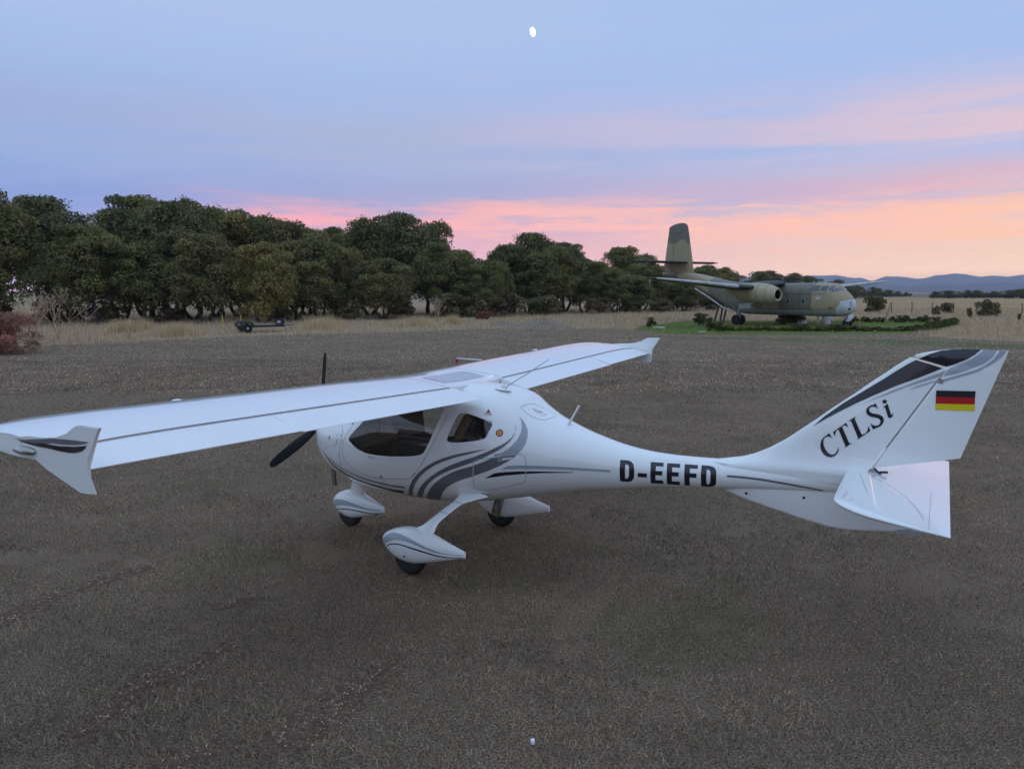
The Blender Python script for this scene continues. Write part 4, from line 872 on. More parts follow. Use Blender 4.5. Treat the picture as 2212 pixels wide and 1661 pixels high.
for sd in (-1,1):
    seam('root_seam', [(x, sd*.506) for x in np.linspace(1.24,2.17,30)], .006, SEAM, centre, bvh_of(wings[sd]), src=(0,0,1), axes=(0,1))
for p in TR['stabf']: decal('screw', disc(p,.012,12), SEAMD, keel, KEEL_BVH)
STB = bvh_of(stabs[-1])
seam('stab_seam', [(5.80+.10*k/8, -.16-.55*k/8) for k in range(9)], .004, LGREY, stabs[-1], STB, src=(0,0,1), axes=(0,1))
seam('stab_seam', smooth_poly([(5.86,-.13),(6.02,-.35),(6.18,-.66),(6.26,-1.0)],5,False), .004, LGREY, stabs[-1], STB, src=(0,0,1), axes=(0,1))
seam('tab_seam', [(6.29,-1.17+2.3*0-k*-.085) for k in range(13)], .0035, LGREY, stabs[-1], STB, src=(0,0,1), axes=(0,1))
# ================================================================ the old twin-engined transport
def camo(name, scale=0.35, light=(0.355,0.280,0.160), dark=(0.145,0.135,0.098), bias=0.5, belly=None, fin=False):
    if name in MATS: return MATS[name]
    m = bpy.data.materials.new(name); m.use_nodes = True; MATS[name] = m
    g = NG(m.node_tree); b = m.node_tree.nodes['Principled BSDF']
    t = g.n('ShaderNodeTexCoord').outputs['Object']
    n = g.noise(t, scale, 2, .4, .3); fine = g.noise(t, 6.0, 6, .65)
    c = g.mix(g.rng(n, bias-.012, bias+.012), tuple(dark)+(1,), tuple(light)+(1,))
    x, y, z = g.sep(t)
    if fin:
        zz = g.m('ADD', z, g.m('MULTIPLY', g.m('SUBTRACT', g.noise(t, .9, 2, .4), .5), 1.6))
        tm = g.m('MULTIPLY', g.rng(zz, 7.55, 7.48, smooth=False), g.rng(g.m('ADD', zz, g.m('MULTIPLY', x, -.9)), -12.95, -12.88))
        c = g.mix(tm, tuple(dark)+(1,), tuple(light)+(1,))
    if belly is not None:
        # measured bands: tan nose up to 2.2 m, dark from there to the wing, tan patch under the wing, dark aft
        e = g.m('ADD', x, g.m('MULTIPLY', g.m('SUBTRACT', g.noise(t, 1.1, 3, .5), .5), 1.2))
        tanm = g.m('ADD', g.rng(e, 2.35, 2.22, smooth=False), g.m('MULTIPLY', g.rng(e, 5.4, 5.5), g.rng(e, 8.6, 8.5)), clamp=True)
        aft = g.m('MULTIPLY', g.rng(e, 13.2, 13.3), 1.0)
        tanm = g.m('ADD', tanm, aft, clamp=True)
        c = g.mix(tanm, tuple(dark)+(1,), tuple(light)+(1,))
        e3 = g.m('ADD', e, g.m('MULTIPLY', z, 0.8))
        c = g.mix(g.m('MULTIPLY', g.rng(e3, 21.2, 21.3), g.rng(z, 4.6, 4.3)), c, tuple(dark)+(1,))
        zz = g.m('ADD', z, g.m('MULTIPLY', g.m('SUBTRACT', n, .5), .1))
        low = g.m('MULTIPLY', g.rng(zz, belly+.02, belly-.02), g.rng(x, 10.6, 10.0))
        c = g.mix(low, c, (0.30,0.34,0.36,1))
    c = g.mix(g.rng(fine, .3, .8, 0, .35), c, (0.30,0.27,0.21,1))
    st = g.noise(g.vmul(t, (3.0,3.0,0.35)), 2.0, 5, .6)
    c = g.mix(g.rng(st, .55, .8, 0, .5), c, (0.045,0.042,0.036,1))
    g.put(b.inputs['Base Color'], c); b.inputs['Roughness'].default_value = 0.62
    return m
CAMO = camo('camouflage_paint', belly=1.28)
CAMOF = camo('camouflage_tail', 0.30, fin=True)
TANP = camo('tan_nacelle_paint', 0.2, light=(0.46,0.38,0.235), dark=(0.42,0.35,0.21))
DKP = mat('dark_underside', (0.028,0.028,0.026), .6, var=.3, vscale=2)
PALE = mat('weathered_pale_grey', (0.42,0.43,0.41), .6, var=.25, vscale=1.5)
WNOSE = mat('chalky_white_nose', (0.50,0.54,0.56), .55, var=.15, vscale=3)
SHAD = mat('black_interior', (0.012,0.011,0.010), .8)
GEAR = mat('gear_grey', (0.26,0.27,0.28), .5, var=.2, vscale=6)
tp = tag(empty('transport_plane', (-0.117, 56.399, 0), 2.657), 'old camouflaged twin-engined transport plane with raised tail standing on the lawn', 'aircraft')
TS = [(-.48,1.72,1.45,.10),(-.42,1.98,1.28,.34),(-.25,2.25,1.10,.62),(0.02,2.52,.96,.84),(.30,2.74,.88,1.00),(.62,2.93,.83,1.13),(.95,3.22,.81,1.20),(1.25,3.38,.80,1.25),(1.7,3.42,.79,1.28),(3.2,3.43,.79,1.30),(6,3.43,.79,1.30),(9.0,3.46,.80,1.30),(10.0,3.50,.88,1.28),(11.0,3.56,1.18,1.22),(12.0,3.70,1.68,1.12),(13.4,3.98,2.30,.95),(15.0,4.30,2.98,.72),(16.5,4.50,3.55,.50),(18.5,4.62,4.02,.30),(20.2,4.60,4.25,.14)]
TF_ = [spline([s[0] for s in TS], [s[i] for s in TS]) for i in (1,2,3)]
def tring(u, n=40):
    zt, zb, w = (f(u) for f in TF_); zc = (zt+zb)/2; r = []
    e = 2.0 + 1.2*min(1, max(0, (u+.3)/2)) - .8*min(1, max(0, (u-11)/6))
    for k in range(n):
        a = -math.pi/2+2*math.pi*k/n; c, s = math.cos(a), math.sin(a)
        r.append((u, w*math.copysign(abs(c)**(2/e), c), zc+(zt-zb)/2*math.copysign(abs(s)**(2/e), s)))
    return r
us = list(np.linspace(-.48, 1.8, 26)) + list(np.linspace(2.0, 20.2, 44))
m = MB(); m.loft([tring(u) for u in us]); tf = m.put('fuselage', CAMO, tp, True, 60)
TB = bvh_of(tf)
def tdecal(name, poly, mt, src=(0,1,0), lift=.015, step=.3, parent=tf, bv=None, axes=(0,2)):
    o = decal(name, poly, mt, parent, bv or TB, src=src, lift=lift, step=step, axes=axes); o.matrix_parent_inverse = Matrix(); return o
# nose cap: pale shell over the front end
m = MB(); rings = []
for u in np.linspace(-.495, .60, 60):
    rr_ = tring(max(u,-.479), 160); zc = sum(p[2] for p in rr_)/len(rr_)
    rings.append([(u - (.012 if u < -.4 else 0), p[1]*1.012, zc+(p[2]-zc)*1.012) for p in rr_])
m.loft(rings, True, (True, False)); bmv = m
nose = m.put('nose_cap', WNOSE, tp, True, 60)
bm = bmesh.new(); bm.from_mesh(nose.data)
bmesh.ops.delete(bm, geom=[f for f in bm.faces if (lambda c: c.x > .10+.42*max(0,(1.75-c.z))**.5 or c.z > 2.12-.35*max(0,c.x+.3))(f.calc_center_median())], context='FACES')
bm.to_mesh(nose.data); bm.free()
NB = bvh_of(nose)
tdecal('landing_lamp', [(y, z) for y, z in disc((.30,1.42), .085, 16)], SHAD, src=(-1,0.25,0), axes=(1,2), parent=nose, bv=NB, lift=.02)
# nose number 9, painted on the cap
N9 = [(.30,1.74),(.50,1.74),(.50,2.02),(.30,2.02)]
seam_o = seam('nose_number', [(.20,1.66),(.28,1.70),(.30,1.80),(.29,1.88),(.22,1.91),(.16,1.88),(.165,1.81),(.22,1.785),(.29,1.81)], .03, SHAD, nose, NB, src=(-1,.2,.2), axes=(1,2), lift=.02)
seam_o.matrix_parent_inverse = Matrix()
# cockpit glazing
PG = mat('cockpit_glass', (0.05,0.06,0.075), .12, coat=.6)
FRM = mat('window_frame_pale', (0.36,0.37,0.34), .6)
for poly, nm in (([(2.35,3.20),(2.32,2.74),(1.75,2.72),(1.70,3.20)],'side_window'),([(1.60,3.16),(1.62,2.74),(1.12,2.74),(1.08,3.16)],'side_window'),([(1.00,3.16),(1.02,2.82),(.74,2.84),(.86,3.14)],'side_window')):
    for sd in (1,):
        w = tdecal(nm, poly, PG, lift=.02)
        cx_ = sum(p[0] for p in poly)/4; cz_ = sum(p[1] for p in poly)/4
        fo = seam('frame', poly, .045, FRM, w, TB, src=(0,1,0), closed=True, lift=.03); fo.matrix_parent_inverse = Matrix()
tdecal('windscreen', [(-1.0,2.98),(-.05,2.99),(-.05,3.27),(-.85,3.24)], PG, src=(-1,0,.35), axes=(1,2), lift=.02)
tdecal('windscreen', [(.05,2.99),(1.0,2.96),(.88,3.24),(.05,3.27)], PG, src=(-1,0,.35), axes=(1,2), lift=.02)
for u in (3.0, 4.44, 8.8):
    tdecal('porthole', [(u+.17*math.cos(a), 1.98+.24*math.sin(a)) for a in [2*math.pi*k/20 for k in range(20)]], mat('pale_rim',(0.33,0.34,0.33),.6), lift=.012, step=.2)
    tdecal('porthole_pane', [(u+.025+.13*math.cos(a), 1.98+.20*math.sin(a)) for a in [2*math.pi*k/20 for k in range(20)]], PG, lift=.02, step=.2)
for u in (2.42, 3.42, 5.1, 6.3, 7.6, 9.4, 10.8):
    so_ = seam('frame_joint', [(u, z) for z in np.linspace(.95, 3.3, 14)], .035, mat('grime_dark',(0.03,0.03,0.026),.8), tf, TB, src=(0,1,0), lift=.008); so_.matrix_parent_inverse = Matrix()
for z_ in (2.55, 1.32):
    so_ = seam('skin_joint', [(u, z_) for u in np.linspace(1.2, 10.5, 40)], .02, mat('grime_dark'), tf, TB, src=(0,1,0), lift=.008); so_.matrix_parent_inverse = Matrix()
tdecal('stencil', [(.55,1.42),(.95,1.42),(.95,1.52),(.55,1.52)], mat('stencil_dark',(0.05,0.05,0.04),.7), lift=.01)
tdecal('crest', [(2.0,2.10),(1.55,2.15),(1.50,2.32),(1.75,2.38),(1.98,2.28)], mat('chipped_white',(0.5,0.5,0.46),.7), lift=.01)
for u, h in ((3.05,.10),(1.9,.09)):
    m = MB(); m.tube([(u,.1,3.36),(u,.1,3.43+h)],[.07,.05],8); m.put('roof_aerial', PALE, tp)
# cockpit roof frames / top skin patch
# wing: anhedral to the engines, then up to the tips
WST = [(0,5.0,9.0,3.36,.42),(1.3,5.0,9.0,3.34,.42),(3.9,5.1,8.75,3.02,.40),(6.0,5.25,8.3,3.10,.34),(10,5.45,7.7,3.38,.24),(13.6,5.62,7.15,3.62,.16),(14.4,5.72,7.0,3.67,.12),(14.62,6.0,6.8,3.69,.04)]
def wsec(v, sd):
    f = [spline([w[0] for w in WST], [w[i] for w in WST]) for i in (1,2,3,4)]
    a, b, z, th = (q(v) for q in f); r = []
    ts = [0,.01,.03,.07,.13,.22,.35,.5,.66,.82,1]
    up = [(a+(b-a)*t, sd*v, z+naca(t,.2)*th*7+.0) for t in reversed(ts)]; lo = [(a+(b-a)*t, sd*v, z-naca(t,.2)*th*5) for t in ts[1:-1]]
    return up+lo
WINGM = mat('olive_wing_paint', (0.085,0.078,0.052), .6, var=.35, vscale=.8)
for sd in (1,-1):
    vs = list(np.linspace(1.0,13.6,26))+[14.0,14.3,14.45,14.55,14.62]
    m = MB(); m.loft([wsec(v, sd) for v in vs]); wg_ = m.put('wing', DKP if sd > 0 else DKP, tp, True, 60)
    # pale leading-edge boot
    m = MB(); rings = []
    for v in np.linspace(6.2, 14.4, 14):
        s_ = wsec(v, sd); n_ = 11; ring = []
        for i in range(n_-5, n_+3): ring.append(s_[i])
        c_ = np.mean(ring, axis=0); rings.append([(p[0]-.02, p[1], c_[2]+(p[2]-c_[2])*1.12) for p in ring])
    m.loft(rings, False); m.put('leading_edge_boot', PALE, wg_, True, 60)
    # aileron horns under the trailing edge
    m = MB(); m.tube([(7.3,sd*13.6,3.6),(7.35,sd*13.6,3.25)],[.06,.03],6); m.put('mass_balance', PALE, wg_)
    # nacelle: open-fronted cowling, tapering aft over the wing
    nc = empty('nacelle', (3.4, sd*3.9, 2.47)); nc.parent = tp
    prof = [(0.03,.36),(0,.42),(.06,.50),(.25,.60),(.6,.72),(1.1,.80),(1.8,.84),(2.6,.80),(3.6,.62),(4.6,.38),(5.4,.12)]
    m = MB(); rings = []
    for a, r_ in prof:
        rings.append([(a, r_*math.cos(2*math.pi*k/28), (.02+.10*a*.5 if a < 3 else .17+.12*(a-3)) + r_*math.sin(2*math.pi*k/28)) for k in range(28)])
    m.loft(rings, True, (False, True)); m.put('cowling', TANP, nc, True, 60)
    m = MB(); m.lathe([(.0,.425),(-.03,.45),(0,.50),(.05,.505)],28,(0,0,.02)); 
    m2 = MB(); rings = [[(a, r_*math.cos(2*math.pi*k/28), .02+r_*math.sin(2*math.pi*k/28)) for k in range(28)] for a, r_ in ((.04,.51),(-.04,.47),(-.03,.42),(.08,.39))]
    m2.loft(rings, True, (False, False)); m2.put('intake_lip', mat('lip_tan',(0.42,0.36,0.24),.55,var=.2), nc, True, 60)
    m = MB(); rings = [[(a, r_*math.cos(2*math.pi*k/24), .02+r_*math.sin(2*math.pi*k/24)) for k in range(24)] for a, r_ in ((.07,.40),(.8,.38),(.85,.02))]
    m.loft(rings, True, (False, True)); m.put('intake_duct', SHAD, nc, True, 60)
    for a in (.75, 1.5, 2.3):
        r_ = float(np.interp(a, [p[0] for p in prof], [p[1] for p in prof])); mm = MB()
        rings = [[(a+d_, (r_+.006)*math.cos(2*math.pi*k/28), .02+.05*a+(r_+.006)*math.sin(2*math.pi*k/28)) for k in range(28)] for d_ in (-.015,.015)]
        mm.loft(rings, True, (False, False)); mm.put('cowl_joint', mat('grime_dark'), nc, True, 60)
    m = MB(); m.tube([(1.6,sd*.35,-.70),(2.2,sd*.38,-.86),(1.25,sd*.36,-.86)],[.12,.12,.12],10); m.put('exhaust_stack', mat('rusty_pipe',(0.10,0.075,0.06),.7,var=.3), nc)
    m = MB(); m.box((2.7,sd*.1,-.86),(2.0,.05,.40), Matrix.Rotation(R(4),3,'Y')); m.put('gear_door', PALE, nc, False)
    # main gear
    lg = empty('main_gear', (7.55, sd*3.49, 0)); lg.parent = tp
    m = MB(); m.tube([(-.35,0,1.75),(-.05,0,1.2),(0,0,.45)],[.15,.13,.10],12); m.tube([(.55,0,1.6),(.1,0,.75)],[.06,.06],8); m.box((0,0,.75),(.22,.30,.5)); m.put('leg', GEAR, lg)
    for s2 in (-1,1):
        m = MB(); pr = [(-.13+.26*k/10, .34+.09*math.sin(math.pi*k/10)**.6) for k in range(11)]
        m.lathe([(-.11,.02),(-.10,.2)]+pr+[(.10,.2),(.11,.02)], 26, (0,s2*.32,.43), 'y'); m.put('wheel', RUB, lg, True, 50)
# fin and tailplane
m = MB(); rings = []
for z, a, b, th in ((4.3,16.0,20.25,.20),(4.55,16.10,20.18,.19),(5.6,16.28,19.96,.17),(7.0,16.58,19.75,.14),(8.4,16.88,19.52,.11),(8.9,17.02,19.46,.09),(9.1,17.25,18.9,.06),(9.2,17.6,18.3,.02)):
    ts = [0,.01,.04,.1,.2,.35,.55,.78,1]
    rings.append([(a+(b-a)*t, naca(t,.2)*th*5, z) for t in ts]+[(a+(b-a)*t, -naca(t,.2)*th*5-.002, z) for t in reversed(ts)])
m.loft(rings); tfin = m.put('vertical_fin', CAMOF, tp, True, 60)
FB = bvh_of(tfin)
for pts in ([(18.9,4.7),(18.75,8.3)],[(18.9,8.3),(17.8,8.25)],[(17.8,8.25),(17.75,8.75)]):
    P_ = [(pts[0][0]+(pts[1][0]-pts[0][0])*k/8, pts[0][1]+(pts[1][1]-pts[0][1])*k/8) for k in range(9)]
    so_ = seam('rudder_joint', P_, .035, mat('grime_dark'), tfin, FB, src=(0,1,0), lift=.01); so_.matrix_parent_inverse = Matrix()
for sd in (1,-1):
    m = MB(); rings = []
    for v in list(np.linspace(.05,5.0,8))+[5.3,5.5,5.55]:
        a = 16.75+.26*v; b = 19.95-.10*v; k = 1 if v < 5.2 else .45
        ts = [0,.01,.04,.1,.2,.35,.55,.78,1]
        rings.append([(a+(b-a)*t, sd*v, 5.48+.015*v+naca(t,.2)*1.1*k) for t in reversed(ts)]+[(a+(b-a)*t, sd*v, 5.48+.015*v-naca(t,.2)*1.1*k-.003) for t in ts])
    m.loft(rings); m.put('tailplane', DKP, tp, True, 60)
# ramp underside rail and tail prop poles
m = MB(); m.tube([(10.2,1.15,.95),(11.4,1.12,1.35),(13.4,.95,2.30),(15.2,.70,3.02)],.07,6); m.put('ramp_rail', PALE, tp)
# nose gear with pale door
ng = empty('nose_gear', (0,0,0)); ng.parent = tp
m = MB(); m.tube([(.05,0,1.0),(0,0,.35)],[.09,.07],10); m.tube([(.45,0,.95),(.05,0,.5)],[.04,.04],6); m.put('leg', GEAR, ng)
for s2 in (-1,1):
    m = MB(); pr = [(-.09+.18*k/10, .22+.09*math.sin(math.pi*k/10)**.6) for k in range(11)]; m.lathe([(-.08,.02),(-.07,.14)]+pr+[(.07,.14),(.08,.02)], 22, (0,s2*.18,.31), 'y'); m.put('wheel', RUB, ng, True, 50)
m = MB(); rings = []
for k in range(7):
    a = -.55+k*.16; rings.append([(-.38-.10*math.sin(k/6*math.pi), a*.5+.1, 1.0-.55*k/6), (-.36-.10*math.sin(k/6*math.pi), a*.5+.1, 1.0-.55*k/6), (-.30-.05*math.sin(k/6*math.pi), a*.5+.5, .98-.5*k/6), (-.32-.05*math.sin(k/6*math.pi), a*.5+.5, .98-.5*k/6)])
m.loft(rings); m.put('gear_door', WNOSE, ng, True, 40)
# supports under it
CONC = mat('whitewashed_concrete', (0.52,0.52,0.50), .85, var=.25, vscale=4, bump=.3)
for (x, y), lb in (((-4.1,61.0),'whitewashed concrete support drum under the transport plane, nearer its tail'),((-2.4,62.5),'whitewashed concrete support drum under the transport plane, nearer its nose')):
    m = MB(); m.lathe([(0,.33),(.02,.36),(.5,.35),(.9,.35),(.93,.33),(1.12,.16)],20,(0,0,0),'z'); o = m.put('support_drum', CONC); o.location = (x, y, 0); tag(o, lb, 'support', 'support drums under the transport plane')
m = MB(); m.tube([(0,0,0),(0,0,.8)],.07,10); m.lathe([(0,.14),(.03,.14)],12,(0,0,0),'z'); o = m.put('support_post', mat('bright_steel',(0.6,0.6,0.6),.3,metal=.7)); o.location = (-3.0,62.2,0); tag(o,'slim bright steel post under the transport plane belly','post')
WOOD = mat('weathered_pole', (0.10,0.070,0.050), .85, var=.3, vscale=6, bump=.3)
for (x, y), tx, lb in (((-11.7,61.7),.6,'leftmost brown wooden pole propped under the tail ramp'),((-11.6,63.4),.3,'middle yellowish pole propped under the tail ramp'),((-11.0,62.1),.5,'rightmost brown wooden pole propped under the tail ramp')):
    m = MB(); m.tube([(0,0,0),(tx*.5,.02,1.3),(tx,0,2.6)],[.09,.08,.07],8); o = m.put('prop_pole', WOOD); o.location = (x, y, 0); tag(o, lb, 'pole', 'poles under the tail ramp')
# ================================================================ trees, shrubs and grass
def leaf_mesh(name, P, N, size, col, seed, long=1.0):
    """one diamond of two triangles per leaf sprig, with its own tint"""
    r_ = np.random.default_rng(seed); n = len(P)
    up = r_.normal(0,1,(n,3)); a = np.cross(N, up); a /= np.linalg.norm(a,axis=1)[:,None]+1e-9; b = np.cross(N, a)
    s = size[:,None]
    V = np.stack([P+a*s*long, P+b*s*.62, P-a*s*long, P-b*s*.62], 1).reshape(-1,3)
    V[1::4] += N*s*.25; V[3::4] += N*s*.25
    me = bpy.data.meshes.new(name); me.vertices.add(4*n); me.vertices.foreach_set('co', V.ravel())
    me.loops.add(4*n); me.loops.foreach_set('vertex_index', np.arange(4*n)); me.polygons.add(n)
    me.polygons.foreach_set('loop_start', np.arange(n)*4); me.polygons.foreach_set('loop_total', np.full(n,4))
    me.update(); me.validate()
    at = me.color_attributes.new('tint','FLOAT_COLOR','POINT')
    C_ = np.ones((4*n,4)); C_[:,:3] = np.repeat(col,4,axis=0); at.data.foreach_set('color', C_.ravel())
    return me
LEAF = attr_mat('oak_leaves', .62, .22, .22)
BARK = mat('oak_bark', (0.075,0.062,0.050), .95, var=.35, vscale=5, bump=.6, bscale=14)
def crown(name, seed, h, rx, ry, z0, nclump, per, lsize, base, cr_=(0.09,0.16), jit=.3, warm=.2):
    r_ = np.random.default_rng(seed); zc = (h+z0)/2; rz = (h-z0)/2
    P = []; N = []; Cc = []; S_ = []; cen = []
    for k in range(nclump):
        while True:
            d = r_.normal(0,1,3); d /= np.linalg.norm(d)
            if d[2] > -.75: break
        q = (r_.uniform(.60,1.08)**.6 if k % 5 else r_.uniform(.15,.6))*(1+.13*math.sin(3*math.atan2(d[1],d[0])+seed)*math.sin(2.3*d[2]+seed*1.7))
        rad = r_.uniform(*cr_)*(rx+ry+rz)/1.0
        c = np.array([d[0]*rx*q, d[1]*ry*q, zc+d[2]*rz*q])*1.0
        c[:2] *= 1-rad/ (rx*2.4); c[2] = min(c[2], h-rad*.8)
        cen.append(c); tone = r_.uniform(.72,1.28); wv = r_.uniform(0,warm)
        m_ = int(per*r_.uniform(.75,1.3)); dd = r_.normal(0,1,(m_,3)); dd /= np.linalg.norm(dd,axis=1)[:,None]
        flip = (dd[:,2] < -.2) & (r_.random(m_) < .6); dd[flip,2] *= -1
        rr_ = rad*(0.62+.42*r_.random(m_)**.6)*(1+.22*np.sin(dd[:,0]*5+k)*np.sin(dd[:,1]*6+2*k))
        P.append(c+dd*rr_[:,None]*np.array([1.12,1.12,.86]))
        nn = dd*.8+r_.normal(0,.55,(m_,3)); nn /= np.linalg.norm(nn,axis=1)[:,None]; N.append(nn)
        S_.append(lsize*r_.uniform(.6,1.35,m_))
        cc_ = np.array(base)*tone*(1+r_.uniform(-jit,jit,(m_,1))); cc_ = cc_*np.array([1+wv*.9,1+wv*.25,1-wv*.2]); Cc.append(cc_)
    return leaf_mesh(name, np.concatenate(P), np.concatenate(N), np.concatenate(S_), np.clip(np.concatenate(Cc),0,1), seed+1), cen
def trunks(name, seed, cen, z0, nst, r0):
    r_ = random.Random(seed); m = MB()
    low = sorted(cen, key=lambda c: r_.random())[:nst*3]
    for s in range(nst):
        a = 2*math.pi*s/nst+r_.uniform(-.5,.5); b0 = Vector((math.cos(a)*.22*nst*.4, math.sin(a)*.22*nst*.4, -.1))
        fork = Vector((math.cos(a)*r_.uniform(.4,1.2), math.sin(a)*r_.uniform(.4,1.2), z0*r_.uniform(.7,1.1)))
        mid = b0.lerp(fork,.5)+Vector((r_.uniform(-.25,.25), r_.uniform(-.25,.25), 0))
        rr_ = r0*r_.uniform(.7,1.1)
        m.tube(smooth_poly([b0,mid,fork],3,False), [rr_*(1.25-.5*i/6) for i in range(7)], 8)
        for c in low[s*3:s*3+3]:
            c = Vector(c); k = fork.lerp(c,.5)+Vector((r_.uniform(-.3,.3), r_.uniform(-.3,.3), .2))
            m.tube(smooth_poly([fork,k,c],2,False), [rr_*.62,rr_*.5,rr_*.4,rr_*.28,rr_*.15], 6)
    return m.mesh(name, True, 70)
OAKS = []
OAKC = [(0.172,0.174,0.060),(0.205,0.196,0.064),(0.142,0.152,0.062),(0.230,0.206,0.070),(0.160,0.168,0.060),(0.188,0.178,0.068),(0.13,0.132,0.060)]
for k in range(7):
    h = 10.0; rx = [3.4,3.0,3.8,3.2,2.8,3.6,3.6][k]; z0 = [.7,.2,1.2,.0,.3,.7,-1.5][k]
    me, cen = crown('crown', 40+k, h, rx, rx*[.95,1.1,.9,1,1.1,.95,1][k], z0, [92,84,104,90,80,96,70][k], 340, .122, OAKC[k], (0.058,0.112))
    tr = trunks('trunk', 70+k, cen, z0+.8, [3,2,4,3,2,3,2][k], .20)
    me.materials.append(LEAF); tr.materials.append(BARK); OAKS.append((me, tr, h))
TREES = [(-61.7, 26.0, 11.1), (-73.9, 37.5, 12.2), (-78.2, 41.9, 10.0), (-56.4, 31.4, 8.3), (-60.2, 36.1, 10.1), (-54.5, 34.8, 7.3), (-63.2, 41.4, 12.1), (-55.9, 38.6, 10.7), (-57.6, 42.2, 11.4), (-60.6, 47.5, 11.5), (-49.9, 37.4, 7.7), (-60.1, 50.0, 11.2), (-45.5, 39.9, 7.0), (-57.3, 53.9, 10.4), (-66.2, 58.1, 11.9), (-59.6, 59.5, 10.2), (-47.4, 45.8, 7.5), (-46.9, 48.4, 7.8), (-47.7, 52.5, 7.2), (-61.9, 67.5, 10.8), (-50.5, 60.1, 10.8), (-48.8, 63.4, 11.6), (-42.9, 53.0, 6.0), (-48.4, 68.3, 11.1), (-41.1, 60.9, 7.9), (-41.6, 65.3, 7.3), (-37.2, 63.2, 6.1), (-40.4, 70.5, 6.3), (-41.5, 76.8, 8.5), (-40.6, 79.7, 10.1), (-36.3, 77.5, 8.3), (-39.0, 86.4, 9.2), (-34.4, 83.2, 7.1), (-32.0, 83.4, 6.5), (-33.9, 95.0, 9.0), (-33.0, 101.3, 8.3), (-30.5, 84.3, 5.4), (-28.7, 95.7, 6.3), (-28.7, 87.7, 5.0), (-29.6, 106.7, 7.1), (-24.9, 95.6, 4.3), (-30.0, 122.6, 7.3), (-30.1, 136.4, 7.3), (-24.2, 105.2, 3.3), (-31.6, 156.3, 6.8), (-31.2, 173.8, 7.4), (-31.6, 190.9, 8.0), (-31.4, 208.3, 7.8), (-33.6, 247.4, 7.8), (-31.4, 266.0, 7.8), (-28.9, 290.4, 7.2), (-26.4, 320.7, 6.2), (-25.0, 342.3, 5.4), (-23.2, 368.7, 5.0), (-21.1, 398.7, 4.5), (-19.1, 434.4, 3.9), (-17.0, 470.2, 3.2), (-15.0, 511.7, 2.6), (-13.8, 547.0, 1.8)]
HEDGE = [(2.4, 358.0, 2.9), (5.8, 362.2, 3.2), (9.5, 362.1, 3.1), (13.5, 369.0, 3.4), (17.3, 368.9, 3.3), (21.5, 382.8, 2.3), (24.6, 375.3, 2.9), (28.1, 372.7, 3.3), (31.8, 372.6, 3.7), (35.6, 370.1, 3.9), (39.8, 372.5, 3.7)]
POSTS = [(-4.3, 105.5), (-2.1, 104.8), (0.2, 104.9), (2.6, 104.4), (4.9, 104.5), (7.3, 106.0), (9.8, 106.2), (12.0, 103.0), (14.1, 99.1)]
def oak(x, y, h, k, w=1.0, label='', rz=0.0, name='holm_oak', group='holm oaks along the edge of the field'):
    e = empty(name, (x, y, 0), rz); s = h/OAKS[k][2]; e.scale = (s*w, s*w, s)
    put('crown', OAKS[k][0], None, e); put('trunk', OAKS[k][1], None, e)
    return tag(e, label, 'tree', group)
ORD = ['first','second','third','fourth','fifth','sixth','seventh','eighth','ninth','tenth']
def ordinal(i):
    t = ['','twenty-','thirty-','forty-','fifty-','sixty-']
    if i < 10: return ORD[i]
    if i < 20: return ['eleventh','twelfth','thirteenth','fourteenth','fifteenth','sixteenth','seventeenth','eighteenth','nineteenth','twentieth'][i-10]
    if (i+1) % 10 == 0: return ['','','','thirtieth','fortieth','fiftieth','sixtieth'][(i+1)//10]
    return t[(i+1)//10-1]+ORD[i % 10]
# ranked left to right as seen from the camera
def colpx(x, y):
    d = Vector((x-6.29, y+6.42)); f = Vector((-math.sin(.521), math.cos(.521))); r = Vector((math.cos(.521), math.sin(.521)))
    return d.dot(r)/d.dot(f)
order = sorted(range(len(TREES)), key=lambda i: colpx(*TREES[i][:2]))
SPECIAL = {3:'rounded dark holm oak with twisted double trunk, foremost near the left edge',0:'grey-green holm oak cut by the left edge of the photo',21:'tallest round-topped holm oak with pink sky showing through its crown',12:'bushy holm oak directly behind the flatbed trailer'}
for rank, i in enumerate(order):
    x, y, h = TREES[i]; k = (i*5+rank*3) % 6
    if i in (21, 29): k = 2
    w = 1.0 if h > 9 else (1.12 if h > 6 else 1.35)
    if y > 150: w = 1.9 if h < 5 else 1.4; k = 6
    side = 'small' if h < 6.5 else ('tall' if h > 10.5 else 'medium')
    lb = SPECIAL.get(i) or f'{side} dark green holm oak, {ordinal(rank)} from the left in the row behind the field'
    oak(x, y, h, k, w, lb, rng.uniform(0, 6.28))
for j, (x, y, h) in enumerate(HEDGE):
    oak(x, y, h*1.05, 6, 1.9+.5*((j*7) % 3), f'low dark tree beyond the stubble field, {ordinal(j)} from the left of its row', rng.uniform(0,6.28), 'field_oak', 'far trees beyond the stubble field')
